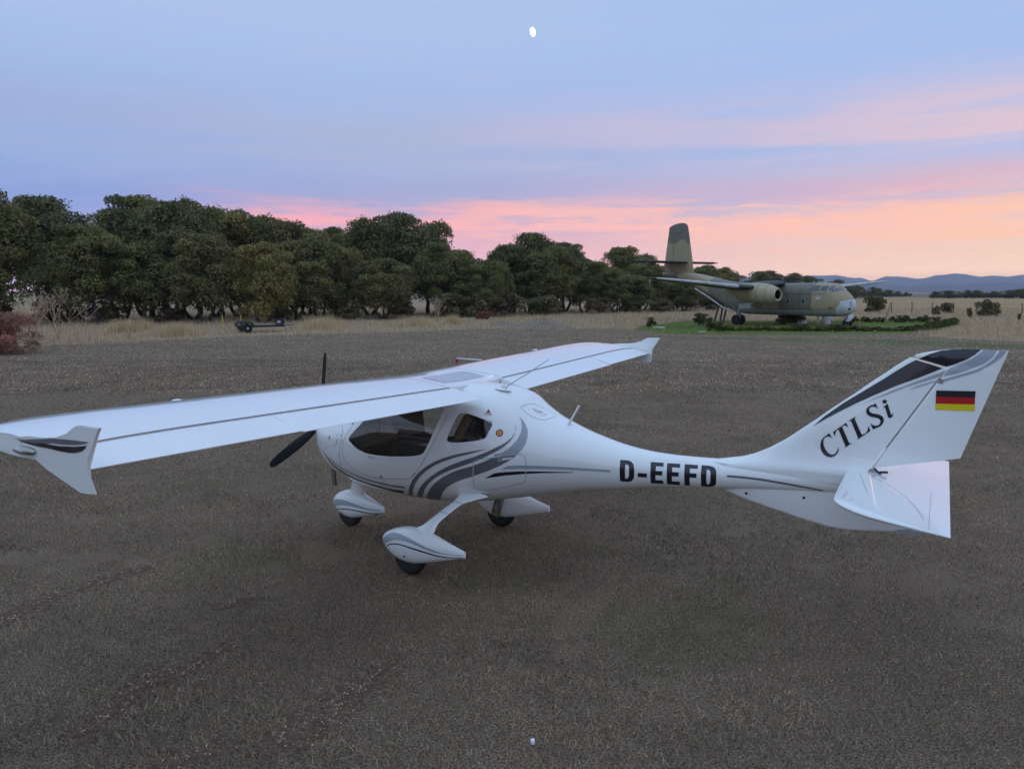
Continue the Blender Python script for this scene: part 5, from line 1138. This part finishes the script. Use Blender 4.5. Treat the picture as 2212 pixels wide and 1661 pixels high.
# understorey: dark shrubs filling the foot of the row
SHR = []
for k in range(3):
    me, cen = crown('foliage', 90+k, 2.0, 1.3, 1.2, 0.0, 22, 190, .10, [(0.12,0.12,0.055),(0.14,0.13,0.065),(0.15,0.12,0.07)][k], (0.09,0.15), .3, .35)
    me.materials.append(LEAF); SHR.append(me)
def shrub(name, x, y, sx, sz, k, label, cat='shrub', group=None, meshes=None):
    o = put(name, (meshes or SHR)[k]); o.location = (x, y, -.05); o.scale = (sx, sx, sz); o.rotation_euler = (0,0,rng.uniform(0,6.28))
    return tag(o, label, cat, group)
for j, (x, y, s_) in enumerate([(-62,31,1.0),(-57,33,.9),(-52.5,36,.7),(-47,43,.8),(-45,50,.8),(-43,56,.9),(-39,59,1.3),(-37.5,62,1.4),(-36,66,1.3),(-33.5,70,1.1),(-35,74,1.2),(-31,80,1.0),(-29,86,.9),(-27,92,1.0),(-25.5,99,1.1),(-23,104,1.0),(-66,35,1.1),(-70,30,1.2)]):
    shrub('understorey_shrub', x, y, s_*1.2, s_, j % 3, f'dark low shrub at the foot of the oak row, {ordinal(j)} planted along it', 'shrub', 'shrubs at the foot of the oaks')
# saplings and bushes of the right-hand field
for (x, y, h, w, lb) in ((-1.8,103.7,2.3,1.35,'round olive-grey bush by the fence just right of the transport nose'),(5.5,94.0,1.3,.8,'small thin sapling left of the clipped dark bush'),(6.6,102.6,1.5,1.25,'square dark green bush against a fence post'),(8.5,82.9,1.25,.45,'spindly sapling standing alone in the dry meadow'),(10.5,92.3,2.1,1.2,'largest dark bush with ragged top near the right edge'),(12.4,78.3,.8,.4,'tiny seedling in the meadow at the right edge')):
    shrub('field_bush', x, y, h*.40*w/1.2, h*.46, rng.randrange(3), lb, 'bush')
# clipped box plants round the lawn
BOXP = []
for k in range(2):
    me, cen = crown('foliage', 120+k, 1.0, .42, .42, 0.0, 14, 90, .055, [(0.10,0.115,0.03),(0.085,0.10,0.032)][k], (0.10,0.17), .3, .4)
    me.materials.append(LEAF); BOXP.append(me)
def along(pts, step, jit):
    o = []
    for a, b in zip(pts, pts[1:]):
        L = math.dist(a, b); n = max(1, int(L/step))
        for i in range(n):
            t = (i+rng.uniform(-jit,jit))/n; o.append((a[0]+(b[0]-a[0])*t, a[1]+(b[1]-a[1])*t))
    return o
row1 = along([(-6.9,46.2),(-4.9,47.5),(-1.7,48.7),(0.5,49.9),(3.9,51.9),(5.4,55.6),(7.2,67.5)], .52, .15)
row2 = along([(-.6,67.0),(3.1,69.0),(6.3,72.1)], .8, .2)
for j, (x, y) in enumerate(row1):
    shrub('box_plant', x, y, rng.uniform(.55,.9)*(1.3 if -3 < x < 1 else 1), rng.uniform(.30,.48)*(1.25 if -2.6 < x < 1.5 else 1)*(1.35 if y > 54 else 1), j % 2, f'small green box plant, {ordinal(j)} along the front edge of the lawn', 'shrub', 'box plants edging the lawn', BOXP)
for j, (x, y) in enumerate(row2):
    shrub('box_plant', x, y, rng.uniform(.8,1.2), rng.uniform(.5,.75), j % 2, f'green box plant, {ordinal(j)} along the far edge of the lawn', 'shrub', 'box plants at the back of the lawn', BOXP)
for (x, y, s_, z_, lb) in ((-11.3,55.9,1.5,1.0,'round clipped bush on a short stem on the lawn'),(-13.4,49.6,.9,.8,'dark little conifer at the left corner of the lawn'),(-7.9,46.0,.7,1.0,'left of two dark conifer tufts at the lawn edge'),(-7.3,45.9,1.0,.7,'right of two dark conifer tufts at the lawn edge'),(-4.9,59.9,2.6,1.5,'dense dark bush under the transport plane beside the far wheels')):
    shrub('lawn_bush', x, y, s_, z_, 1, lb, 'bush', None, BOXP)

# ---- grass blades
def blades(name, xy, L, wd, lean, col, matl, seed=1, z=0.0, bend=True, kind='stuff'):
    r_ = np.random.default_rng(seed); n = len(xy); az = r_.uniform(0, 2*np.pi, n); az2 = r_.uniform(0, 2*np.pi, n)
    B = np.column_stack([xy, np.full(n, z)]); h = np.cos(lean)*L; o = np.sin(lean)*L
    tip = B+np.column_stack([np.cos(az)*o, np.sin(az)*o, h]); sd = np.column_stack([np.cos(az2), np.sin(az2), np.zeros(n)])*wd[:,None]*.5
    V = np.stack([B-sd, B+sd, tip], 1).reshape(-1,3)
    me = bpy.data.meshes.new(name); me.vertices.add(3*n); me.vertices.foreach_set('co', V.ravel())
    me.loops.add(3*n); me.loops.foreach_set('vertex_index', np.arange(3*n)); me.polygons.add(n)
    me.polygons.foreach_set('loop_start', np.arange(n)*3); me.polygons.foreach_set('loop_total', np.full(n,3)); me.update()
    at = me.color_attributes.new('tint','FLOAT_COLOR','POINT'); C_ = np.ones((3*n,4)); C_[:,:3] = np.repeat(col,3,axis=0); at.data.foreach_set('color', C_.ravel())
    return put(name, me, matl)
GRASS = attr_mat('dry_blades', .8, .15, .1)
CX, CY = 6.2928, -6.4196
fwd2 = np.array([-math.sin(.521), math.cos(.521)]); rt2 = np.array([math.cos(.521), math.sin(.521)])
def fan(n, d0, d1, power, seed, half=.78):
    r_ = np.random.default_rng(seed); u = r_.random(n)
    d = (d0**power+u*(d1**power-d0**power))**(1/power); s = r_.uniform(-half, half, n)*d
    return np.array([CX,CY])+d[:,None]*fwd2+s[:,None]*rt2, d
def vnoise(xy, sc, seed):
    """cheap smooth value noise"""
    r_ = np.random.default_rng(seed); G = r_.random((64,64)); q = xy*sc+1000; i = np.floor(q).astype(int); f = q-i; f = f*f*(3-2*f)
    g_ = lambda a, b: G[(i[:,0]+a) % 64, (i[:,1]+b) % 64]
    return (g_(0,0)*(1-f[:,0])+g_(1,0)*f[:,0])*(1-f[:,1])+(g_(0,1)*(1-f[:,0])+g_(1,1)*f[:,0])*f[:,1]
SOIL = [((3.0,-3.41),(2.99,-3.01),.10),((2.99,-3.01),(2.97,-2.46),.09),((1.83,-3.91),(1.70,-3.55),.08),((1.62,-3.46),(1.64,-3.22),.06),((1.73,-3.17),(1.67,-2.80),.06),((-.29,-3.41),(-.42,-3.01),.09),((-.45,-2.54),(-.38,-2.12),.07),((1.03,-2.29),(1.09,-2.08),.05),((2.56,-3.92),(2.69,-3.67),.07)]
def seg_d(xy, a, b):
    a = np.array(a); b = np.array(b); t = np.clip(((xy-a)@(b-a))/((b-a)@(b-a)),0,1); return np.hypot(*(xy-(a+t[:,None]*(b-a))).T)
def grass_cols(xy, n, seed):
    r_ = np.random.default_rng(seed); k = r_.random(n)
    pal = np.array([(.43,.305,.200),(.29,.205,.138),(.25,.200,.158),(.145,.135,.066),(.16,.105,.070)])
    gp = vnoise(xy,.6,5); gp2 = vnoise(xy,1.7,9)
    w = np.column_stack([np.full(n,.30),np.full(n,.32),np.full(n,.20)*(.5+gp2),.25*np.clip(gp*2-.75,0,1)+.04,np.full(n,.15)]); w /= w.sum(1)[:,None]
    idx = (k[:,None] > np.cumsum(w,1)).sum(1).clip(0,4)
    pt_ = .72+.62*vnoise(xy,.35,31)*.6+.5*(vnoise(xy,1.3,32)-.5)+.35*(vnoise(xy,4.0,33)-.5)
    return pal[idx]*np.exp(r_.normal(-.12,.50,(n,1))).clip(.2,1.7)*pt_[:,None]
n = 560000
xy, d = fan(n, 3.6, 30, 0.55, 21)
keep = np.ones(n, bool)
for a, b, w_ in SOIL: keep &= (seg_d(xy,a,b) > w_*(1.1+.6*vnoise(xy,9,3))) | (np.random.default_rng(2).random(n) < .12)
keep &= vnoise(xy,1.6,14)*.7+vnoise(xy,5,15)*.5 > .36
xy, d = xy[keep], d[keep]; n = len(xy); r_ = np.random.default_rng(5)
o = blades('short_dry_grass', xy, (r_.uniform(.014,.040,n))*(1+.6*(vnoise(xy,1.1,8) > .66)), (.0022+.00045*d)*r_.uniform(.7,1.4,n), r_.uniform(.35,1.45,n), grass_cols(xy,n,6), GRASS, 7)
tag(o, 'short dry brown grass covering the near field', 'grass', kind='stuff')
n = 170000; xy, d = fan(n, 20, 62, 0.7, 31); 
def inside(xy, poly):
    c = np.zeros(len(xy), bool); j = len(poly)-1
    for i in range(len(poly)):
        (xi, yi), (xj, yj) = poly[i], poly[j]
        with np.errstate(divide='ignore', invalid='ignore'):
            c ^= ((yi > xy[:,1]) != (yj > xy[:,1])) & (xy[:,0] < (xj-xi)*(xy[:,1]-yi)/(yj-yi+1e-12)+xi)
        j = i
    return c
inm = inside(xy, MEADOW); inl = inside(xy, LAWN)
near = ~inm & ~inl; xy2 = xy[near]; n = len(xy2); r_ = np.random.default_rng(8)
o = blades('mid_dry_grass', xy2, r_.uniform(.04,.085,n), r_.uniform(.012,.03,n), r_.uniform(.5,1.4,n), grass_cols(xy2,n,9)*1.5, GRASS, 10)  # tint raised to put the far turf's grazing light into blade colour
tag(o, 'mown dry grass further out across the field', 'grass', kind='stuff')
n = 15000; xy, d = fan(n, 3.6, 16, 0.6, 51); r_ = np.random.default_rng(52)
o = blades('loose_straw', xy, r_.uniform(.04,.11,n), (.0018+.0004*d)*r_.uniform(.7,1.2,n), r_.uniform(1.0,1.5,n), np.array((.46,.37,.27))*r_.uniform(.55,1.15,(n,1)), GRASS, 53, .006)
tag(o, 'loose pale straw strands lying over the near grass', 'straw', kind='stuff')
# tall straw of the meadow
n = 260000; xy, d = fan(n, 34, 125, 0.75, 41, .80); jj = np.random.default_rng(77).normal(0,1,(n,2))*np.random.default_rng(78).choice([.5,1.8,4.2],(n,1),p=[.45,.33,.22]); inm = inside(xy+jj, MEADOW) & ~inside(xy, LAWN)
xy, d = xy[inm], d[inm]; hm_ = vnoise(xy,.22,17); hm2 = vnoise(xy,.8,18); k_ = hm_*.6+hm2*.5
kp = k_ > .25; xy, d, k_ = xy[kp], d[kp], k_[kp]; n = len(xy); r_ = np.random.default_rng(12)
pal = np.array([(.66,.48,.29),(.52,.385,.24),(.74,.54,.27),(.40,.335,.25),(.34,.245,.165)])
cc = pal[r_.choice(5, n, p=[.3,.3,.12,.16,.12])]*r_.uniform(.65,1.25,(n,1))
o = blades('tall_straw_grass', xy, r_.uniform(.10,.42,n)*np.clip(k_*1.5,.35,1.5), (.010+.00025*d)*r_.uniform(.7,1.4,n), r_.uniform(.05,.6,n), cc, GRASS, 13)
tag(o, 'tall straw-coloured grass of the meadow in front of the trees', 'grass', kind='stuff')
# lawn blades
n = 26000; r_ = np.random.default_rng(14); xy = np.column_stack([r_.uniform(-15,8,n), r_.uniform(40,76,n)]); xy = xy[inside(xy, LAWN)]; n = len(xy)
cc = np.array((.20,.265,.055))*r_.uniform(.6,1.35,(n,1))*np.array([1,1,1]); o = blades('lawn_grass', xy, r_.uniform(.04,.10,n), r_.uniform(.02,.04,n), r_.uniform(.2,1.1,n), cc, GRASS, 15, .008)
tag(o, 'green lawn grass under the transport plane', 'grass', kind='stuff')
# yellow grass tufts by the trees
n = 5200; r_ = np.random.default_rng(16); P = []
for (x, y, s_, m_) in ((-41.5,24.5,.9,900),(-34.8,23.5,1.0,900),(-44.5,27.5,.8,700),(-36.5,38,1.2,700),(-30.0,41.5,1.2,700),(-33,34,1.0,600),(-29.5,46,.6,500)):
    P.append(np.column_stack([r_.normal(x,s_*.6,m_), r_.normal(y,s_*.6,m_)]))
xy = np.concatenate(P); n = len(xy); cc = np.array((.66,.50,.28))*r_.uniform(.6,1.15,(n,1))
o = blades('yellow_tussock_grass', xy, r_.uniform(.5,1.05,n), r_.uniform(.02,.035,n), r_.uniform(.02,.35,n), cc, GRASS, 17)
tag(o, 'bright straw-yellow tussocks in front of the oaks', 'grass', kind='stuff')
# ================================================================ small things
# bare soil patches with pebbles
SOILM = mat('bare_red_soil', (0.13,0.075,0.045), .95, var=.35, vscale=14, bump=.6, bscale=90)
V = []; F = []
for (a, b, w_) in SOIL:
    L = math.dist(a, b)
    for k in range(int(420*(L+.2)*w_/.08)):
        t = rng.uniform(-.25,1.25); x = a[0]+(b[0]-a[0])*t+rng.gauss(0,w_*.75); y = a[1]+(b[1]-a[1])*t+rng.gauss(0,w_*.75)
        s_ = rng.uniform(.008,.026); i0 = len(V); q0 = rng.uniform(0,6.28)
        for q in range(6):
            rr_ = s_*rng.uniform(.6,1.3); V.append((x+rr_*math.cos(q0+q*1.047), y+rr_*math.sin(q0+q*1.047), .003))
        V.append((x, y, .004+s_*rng.uniform(.1,.5))); F += [(i0+q, i0+(q+1)%6, i0+6) for q in range(6)]
o = put('soil_crumbs', pydata('soil_crumbs', V, F, False), SOILM); tag(o, 'crumbs of bare reddish soil showing through the near grass', 'soil', kind='stuff')
V = []; F = []; Cc = []
for (a, b, w_) in SOIL:
    L = math.dist(a, b)
    for k in range(int(230*(L+.15)*w_/.08)):
        t = rng.uniform(-.15,1.15); x = a[0]+(b[0]-a[0])*t+rng.gauss(0,w_*.9); y = a[1]+(b[1]-a[1])*t+rng.gauss(0,w_*.9)
        s_ = rng.choice([.003,.004,.005,.006,.009])*rng.uniform(.7,1.2); i0 = len(V); az_ = rng.uniform(0,3.14); ca, sa = math.cos(az_), math.sin(az_)
        for (px_, py_, pz_) in ((1.3,0,0),(0,.9,0),(-1.2,0,0),(0,-1,0),(.2,.1,.75),(0,0,-.3)):
            V.append((x+(px_*ca-py_*sa)*s_, y+(px_*sa+py_*ca)*s_, .004+s_*.35+pz_*s_))
        F += [(i0,i0+1,i0+4),(i0+1,i0+2,i0+4),(i0+2,i0+3,i0+4),(i0+3,i0,i0+4),(i0+1,i0,i0+5),(i0+2,i0+1,i0+5),(i0+3,i0+2,i0+5),(i0,i0+3,i0+5)]
me = pydata('pebbles', V, F, False); o = put('pebbles', me, mat('pale_pebble', (0.40,0.28,0.185), .85, var=.5, vscale=45)); tag(o, 'scattered pale pebbles lying on the bare soil patches', 'pebbles', kind='stuff')
# scrap of white plastic
m = MB(); m.box((0,0,.012),(.022,.030,.020)); m.box((.002,0,.024),(.016,.022,.006)); o = m.put('plastic_cap', mat('white_plastic',(0.8,0.8,0.8),.4), smooth=False); o.location = (4.3,-2.7,.004); o.rotation_euler = (0,.1,.6); tag(o, 'tiny white plastic cap lying on the grass at the bottom of the photo', 'litter')
# flatbed trailer
tr_ = tag(empty('flatbed_trailer', (-33.9,29.2,0), R(62)), 'low black flatbed car trailer parked under the oaks', 'trailer')
TB_ = mat('trailer_black', (0.018,0.018,0.02), .5, var=.3, vscale=4); TG = mat('trailer_galvanised', (0.22,0.21,0.20), .5, metal=.4, var=.25, vscale=5)
m = MB(); m.box((0,0,.42),(2.9,.16,.08)); m.box((0,.62,.42),(2.9,.08,.12)); m.box((0,-.62,.42),(2.9,.08,.12))
for x in (-1.3,-.5,.4,1.3): m.box((x,0,.40),(.08,1.3,.08))
m.put('frame', TB_, tr_, False)
for s_ in (-1,1):
    m = MB(); m.box((0,s_*.40,.50),(2.8,.36,.03)); m.put('deck_ramp', TG, tr_, False)
    for x in (-.95,):
        m = MB(); pts = [(-.45,.35),(-.42,.55),(-.25,.74),(.25,.74),(.42,.55),(.45,.35),(.36,.35),(.22,.64),(-.22,.64),(-.36,.35)]
        m.prism([(x+a, b) for a, b in pts], s_*.72, s_*.98); m.put('mudguard', TB_, tr_, False)
        e_ = empty('wheel', (x, s_*.85, .31)); e_.parent = tr_
        m = MB(); m.lathe([(-.09,.18)]+[(-.09+.18*k/8, .22+.09*math.sin(math.pi*k/8)**.5) for k in range(9)]+[(.09,.18)],24,(0,0,0),'y'); m.put('tyre', RUB, e_, True, 50)
        m = MB(); m.lathe([(-.095,.01),(-.095,.06),(-.07,.10),(-.085,.19),(.085,.19),(.07,.10),(.095,.06),(.095,.01)],24,(0,0,0),'y'); m.put('rim', mat('rim_silver',(0.55,0.57,0.6),.35,metal=.3), e_, True, 40)
m = MB(); m.box((1.25,-.55,.68),(.55,.36,.30)); m.box((1.2,-.55,.85),(.62,.42,.03)); m.put('tool_box', TB_, tr_, False)
m = MB(); m.box((1.15,-.74,.70),(.22,.012,.16)); m.put('number_plate', mat('plate_white',(0.45,0.46,0.46),.5), tr_, False)
m = MB(); m.tube([(1.4,0,.42),(2.1,0,.46),(2.35,0,.5)],[.05,.05,.06],8); m.tube([(1.75,.0,.1),(1.75,0,.75)],[.03,.03],8); m.put('drawbar', TG, tr_)
m = MB(); m.box((1.5,0,.44),(.06,1.5,.12)); m.put('tail_lamp_board', mat('lamp_red',(0.25,0.015,0.02),.4), tr_, False)
m = MB(); m.tube([(1.55,-.7,.5),(1.58,-.72,.8),(1.5,-.7,.95)],.018,6); m.put('hoop', mat('hoop_pale',(0.5,0.48,0.42),.6), tr_)
# yellow stakes
YEL = mat('yellow_stake_paint', (0.50,0.46,0.05), .6)
for (x, y, tl, lb) in ((-39.2,30.6,-.08,'left thin yellow marker stake in front of the oaks'),(-37.9,31.0,.14,'right thin yellow marker stake nearest the trailer')):
    m = MB(); m.tube([(0,0,0),(tl*.6,0,.62),(tl,0,1.02)],[.035,.033,.03],7); m.lathe([(1.02,.03),(1.05,.012)],7,(tl,0,0),'z'); o = m.put('marker_stake', YEL); o.location = (x,y,0); tag(o, lb, 'stake', 'yellow marker stakes')
# giant dry thistles
STRAW = mat('dry_thistle', (0.42,0.30,0.20), .9, var=.3, vscale=4)
_h = MB(); _h.lathe([(0,.008),(.02,.03),(.05,.042),(.075,.045),(.08,.02)],7,(0,0,0),'z'); HEAD_ME = _h.mesh('flower_head'); HEAD_ME.materials.append(mat('thistle_heads',(0.36,0.28,0.19),.9))
def thistle(x, y, h, spread, n, label, seed, mt=STRAW):
    r_ = random.Random(seed); e = tag(empty('dry_thistle', (x, y, 0), r_.uniform(0,6)), label, 'thistle', 'dry thistles')
    m = MB()
    def br(p, d, L, rad, lev):
        q = p+d*L; mid = (p+q)/2+Vector((r_.uniform(-.06,.06)*L, r_.uniform(-.06,.06)*L, .03*L))
        m.tube([p,mid,q],[rad,rad*.85,rad*.65],5)
        if lev == 0:
            hd = put('flower_head', HEAD_ME, None, e); hd.location = q; return
        for k in range(r_.randint(2,3)):
            nd = (d+Vector((r_.uniform(-.75,.75), r_.uniform(-.75,.75), r_.uniform(-.05,.45)))).normalized(); br(q, nd, L*r_.uniform(.5,.8), rad*.62, lev-1)
    for k in range(n):
        a = r_.uniform(0,6.28); d = Vector((math.cos(a)*spread, math.sin(a)*spread, 1)).normalized()
        br(Vector((0,0,0)), d, h*r_.uniform(.34,.46), .028, 3)
    m.put('stem', mt, e)
thistle(-36.0,15.6,2.7,.55,5,'largest sprawling dry thistle behind the red-brown shrub',1)
thistle(-37.5,17.8,2.5,.6,4,'dry thistle partly hidden behind the largest one at the left',2)
thistle(-34.0,17.0,2.0,.45,3,'upright dry thistle right of the red-brown shrub',3)
thistle(-34.6,20.2,1.7,.5,4,'smaller dry thistle beside the yellow tussock',4)
thistle(-31.0,45.8,2.2,.35,6,'pale dead bush of upright twigs in front of the oaks at mid photo',5)
thistle(-38.0,14.6,2.3,.6,4,'dry thistle at the left edge of the photo',6)
# red-brown shrub
me, cen = crown('foliage', 150, 1.8, 1.9, 1.6, -.3, 60, 300, .036, (.29,.160,.118), (.045,.10), .45, .3); me.materials.append(LEAF)
ru = tag(empty('russet_shrub', (-29.8,10.8,0)), 'low twiggy reddish-brown shrub at the left edge of the field', 'shrub'); put('foliage', me, None, ru)
m = MB()
for k in range(170):
    a = rng.uniform(0,6.28); el = rng.uniform(.25,1.3); L = rng.uniform(1.2,2.1)
    d_ = Vector((math.cos(a)*math.cos(el)*1.0, math.sin(a)*math.cos(el)*.9, math.sin(el))); b_ = d_*L; b_.z -= .3
    m.tube([(0,0,0), tuple(d_*L*.5+Vector((0,0,.1))), tuple(b_)],[.014,.010,.004],4)
m.put('twigs', mat('russet_twig',(0.32,0.205,0.155),.9), ru)
me, cen = crown('foliage', 151, .8, .9, .7, -.1, 14, 160, .07, (.24,.11,.05), (.1,.16), .35, .2); me.materials.append(LEAF)
o = put('russet_shrub', me); o.location = (-32.9,56.5,0); tag(o, 'small orange-brown bush at the foot of the oak row', 'shrub')
# soil mounds
def mound(x, y, rx, ry, h, seed, label):
    r_ = np.random.default_rng(seed); V = []; F = []; n = 26; q = 7
    for i in range(q+1):
        t = i/q
        for k in range(n):
            a = 2*math.pi*k/n; rr_ = (1+.12*math.sin(3*a+seed)+.06*r_.normal())
            V.append((rx*t*rr_*math.cos(a), ry*t*rr_*math.sin(a), h*math.cos(t*math.pi/2)**1.4*(1+.08*r_.normal())-.02))
    for i in range(q):
        for k in range(n): F.append((i*n+k,(i+1)*n+k,(i+1)*n+(k+1)%n,i*n+(k+1)%n))
    o = put('soil_mound', pydata('soil_mound', V, F), ground_mat('mound_earth_%d' % seed, [C4(.42,.32,.235), C4(.35,.265,.195), C4(.38,.29,.21)], 1.2, 14.0)); o.location = (x, y, 0)
    return tag(o, label, 'mound', 'soil mounds')
mound(-20.2,44.6,2.9,1.8,.62,3,'larger grey heap of soil at the meadow edge')
mound(-24.6,46.2,2.3,1.3,.30,4,'lower flattened heap of soil left of the larger one')
# rocks on the lawn
for (x, y, s_, lb) in ((-12.2,48.0,.36,'pale broken stone slab at the left corner of the lawn'),(-7.9,44.2,.20,'flat white stone at the front edge of the lawn')):
    m = MB(); pts = smooth_poly([(-1.3,-.5),(-.4,-.75),(.8,-.5),(1.3,.1),(.5,.7),(-.7,.55)],3); rings = [[(a*s_*k, b*s_*k*.6, z_*s_) for a, b in pts] for k, z_ in ((1,-.05),(1.02,.15),(.85,.32))]
    m.loft(rings); o = m.put('pale_stone', mat('pale_limestone',(0.48,0.46,0.41),.9,var=.25,vscale=6,bump=.4)); o.location = (x, y, 0); tag(o, lb, 'stone')
# fence posts with wire
POST = mat('fence_post_wood', (0.12,0.095,0.075), .9, var=.3, vscale=5)
for i, (x, y) in enumerate(POSTS):
    m = MB(); h = rng.uniform(1.28,1.42); m.tube([(0,0,-.05),(rng.uniform(-.03,.03),0,h*.6),(rng.uniform(-.05,.05),0,h)],[.065,.06,.055],7); m.lathe([(h,.054),(h+.03,.02)],7,(0,0,0),'z')
    o = m.put('fence_post', POST); o.location = (x, y, 0); tag(o, f'weathered wooden fence post, {ordinal(i)} from the left along the stubble field', 'fence post', 'posts of the field fence')
m = MB()
for z in (.45,.8,1.15):
    P_ = [(x, y, z) for x, y in POSTS]+[(17.5,94,z),(25,86,z)]
    m.tube(P_, .006, 4)
o = m.put('fence_wire', mat('rusty_wire',(0.12,0.10,0.09),.7)); tag(o, 'thin wires strung between the fence posts along the stubble field', 'wire')
m = MB(); m.tube([(0,0,-.05),(.22,0,.9),(.42,0,1.75)],[.05,.045,.04],7); o = m.put('leaning_pole', mat('pale_pole',(0.30,0.23,0.15),.9)); o.location = (1.75,67.6,0); tag(o, 'pale pole leaning to the right behind the lawn', 'pole')
# white shed with a red door far behind the left oaks
sh = tag(empty('white_shed', (-150,60.5,0), .95), 'distant white farm shed with a red door glimpsed under the left oaks', 'building')
m = MB(); m.box((0,0,1.6),(11,6,3.2)); m.put('wall', mat('limewash',(0.75,0.75,0.75),.8,var=.1), sh, False)
m = MB(); m.prism([(-5.8,3.2),(5.8,3.2),(5.8,3.35),(0,4.6),(-5.8,3.35)],-3.3,3.3); m.put('roof', mat('roof_red',(0.25,0.05,0.04),.7), sh, False)
m = MB(); m.box((.8,-3.03,1.2),(2.2,.08,2.4)); m.put('door', mat('door_red',(0.30,0.03,0.03),.6), sh, False)

# clubhouse behind the camera, seen only as a reflection in the cabin glass
ch = tag(empty('clubhouse', (-6.5,-17.5,0), R(8)), 'white clubhouse with dark red doors and shutters mirrored in the cabin window', 'building')
CW = mat('clubhouse_render',(0.68,0.67,0.64),.8,var=.06,vscale=2); CRD = mat('shutter_red',(0.20,0.018,0.022),.5); CGL = mat('house_glass',(0.04,0.05,0.06),.08,coat=.6)
m = MB(); m.box((0,-2,1.6),(13,4,3.2)); m.put('wall', CW, ch, False)
m = MB(); m.prism([(-7,3.2),(7,3.2),(7,3.32),(-7,3.32)],-4.4,.5); m.put('roof', mat('roof_tile_red',(0.22,0.08,0.05),.8,var=.2), ch, False)
for x in (-4.8,-2.2,.4,3.0,5.2):
    w = MB(); w.box((x,.02,1.55),(1.1,.06,1.5)); wo = w.put('window', CGL, ch, False)
    f_ = MB()
    for dx_ in (-.55,0,.55): f_.box((x+dx_,.06,1.55),(.06,.04,1.56))
    for dz_ in (-.75,.75): f_.box((x,.06,1.55+dz_),(1.16,.04,.06))
    f_.put('frame', CW, wo, False)
    for dx_ in (-.82,.82):
        m = MB(); m.box((x+dx_,.05,1.55),(.46,.05,1.55)); m.put('shutter', CRD, ch, False)
m = MB(); m.box((-6.0,.04,1.1),(.9,.08,2.2)); m.put('door', CRD, ch, False)
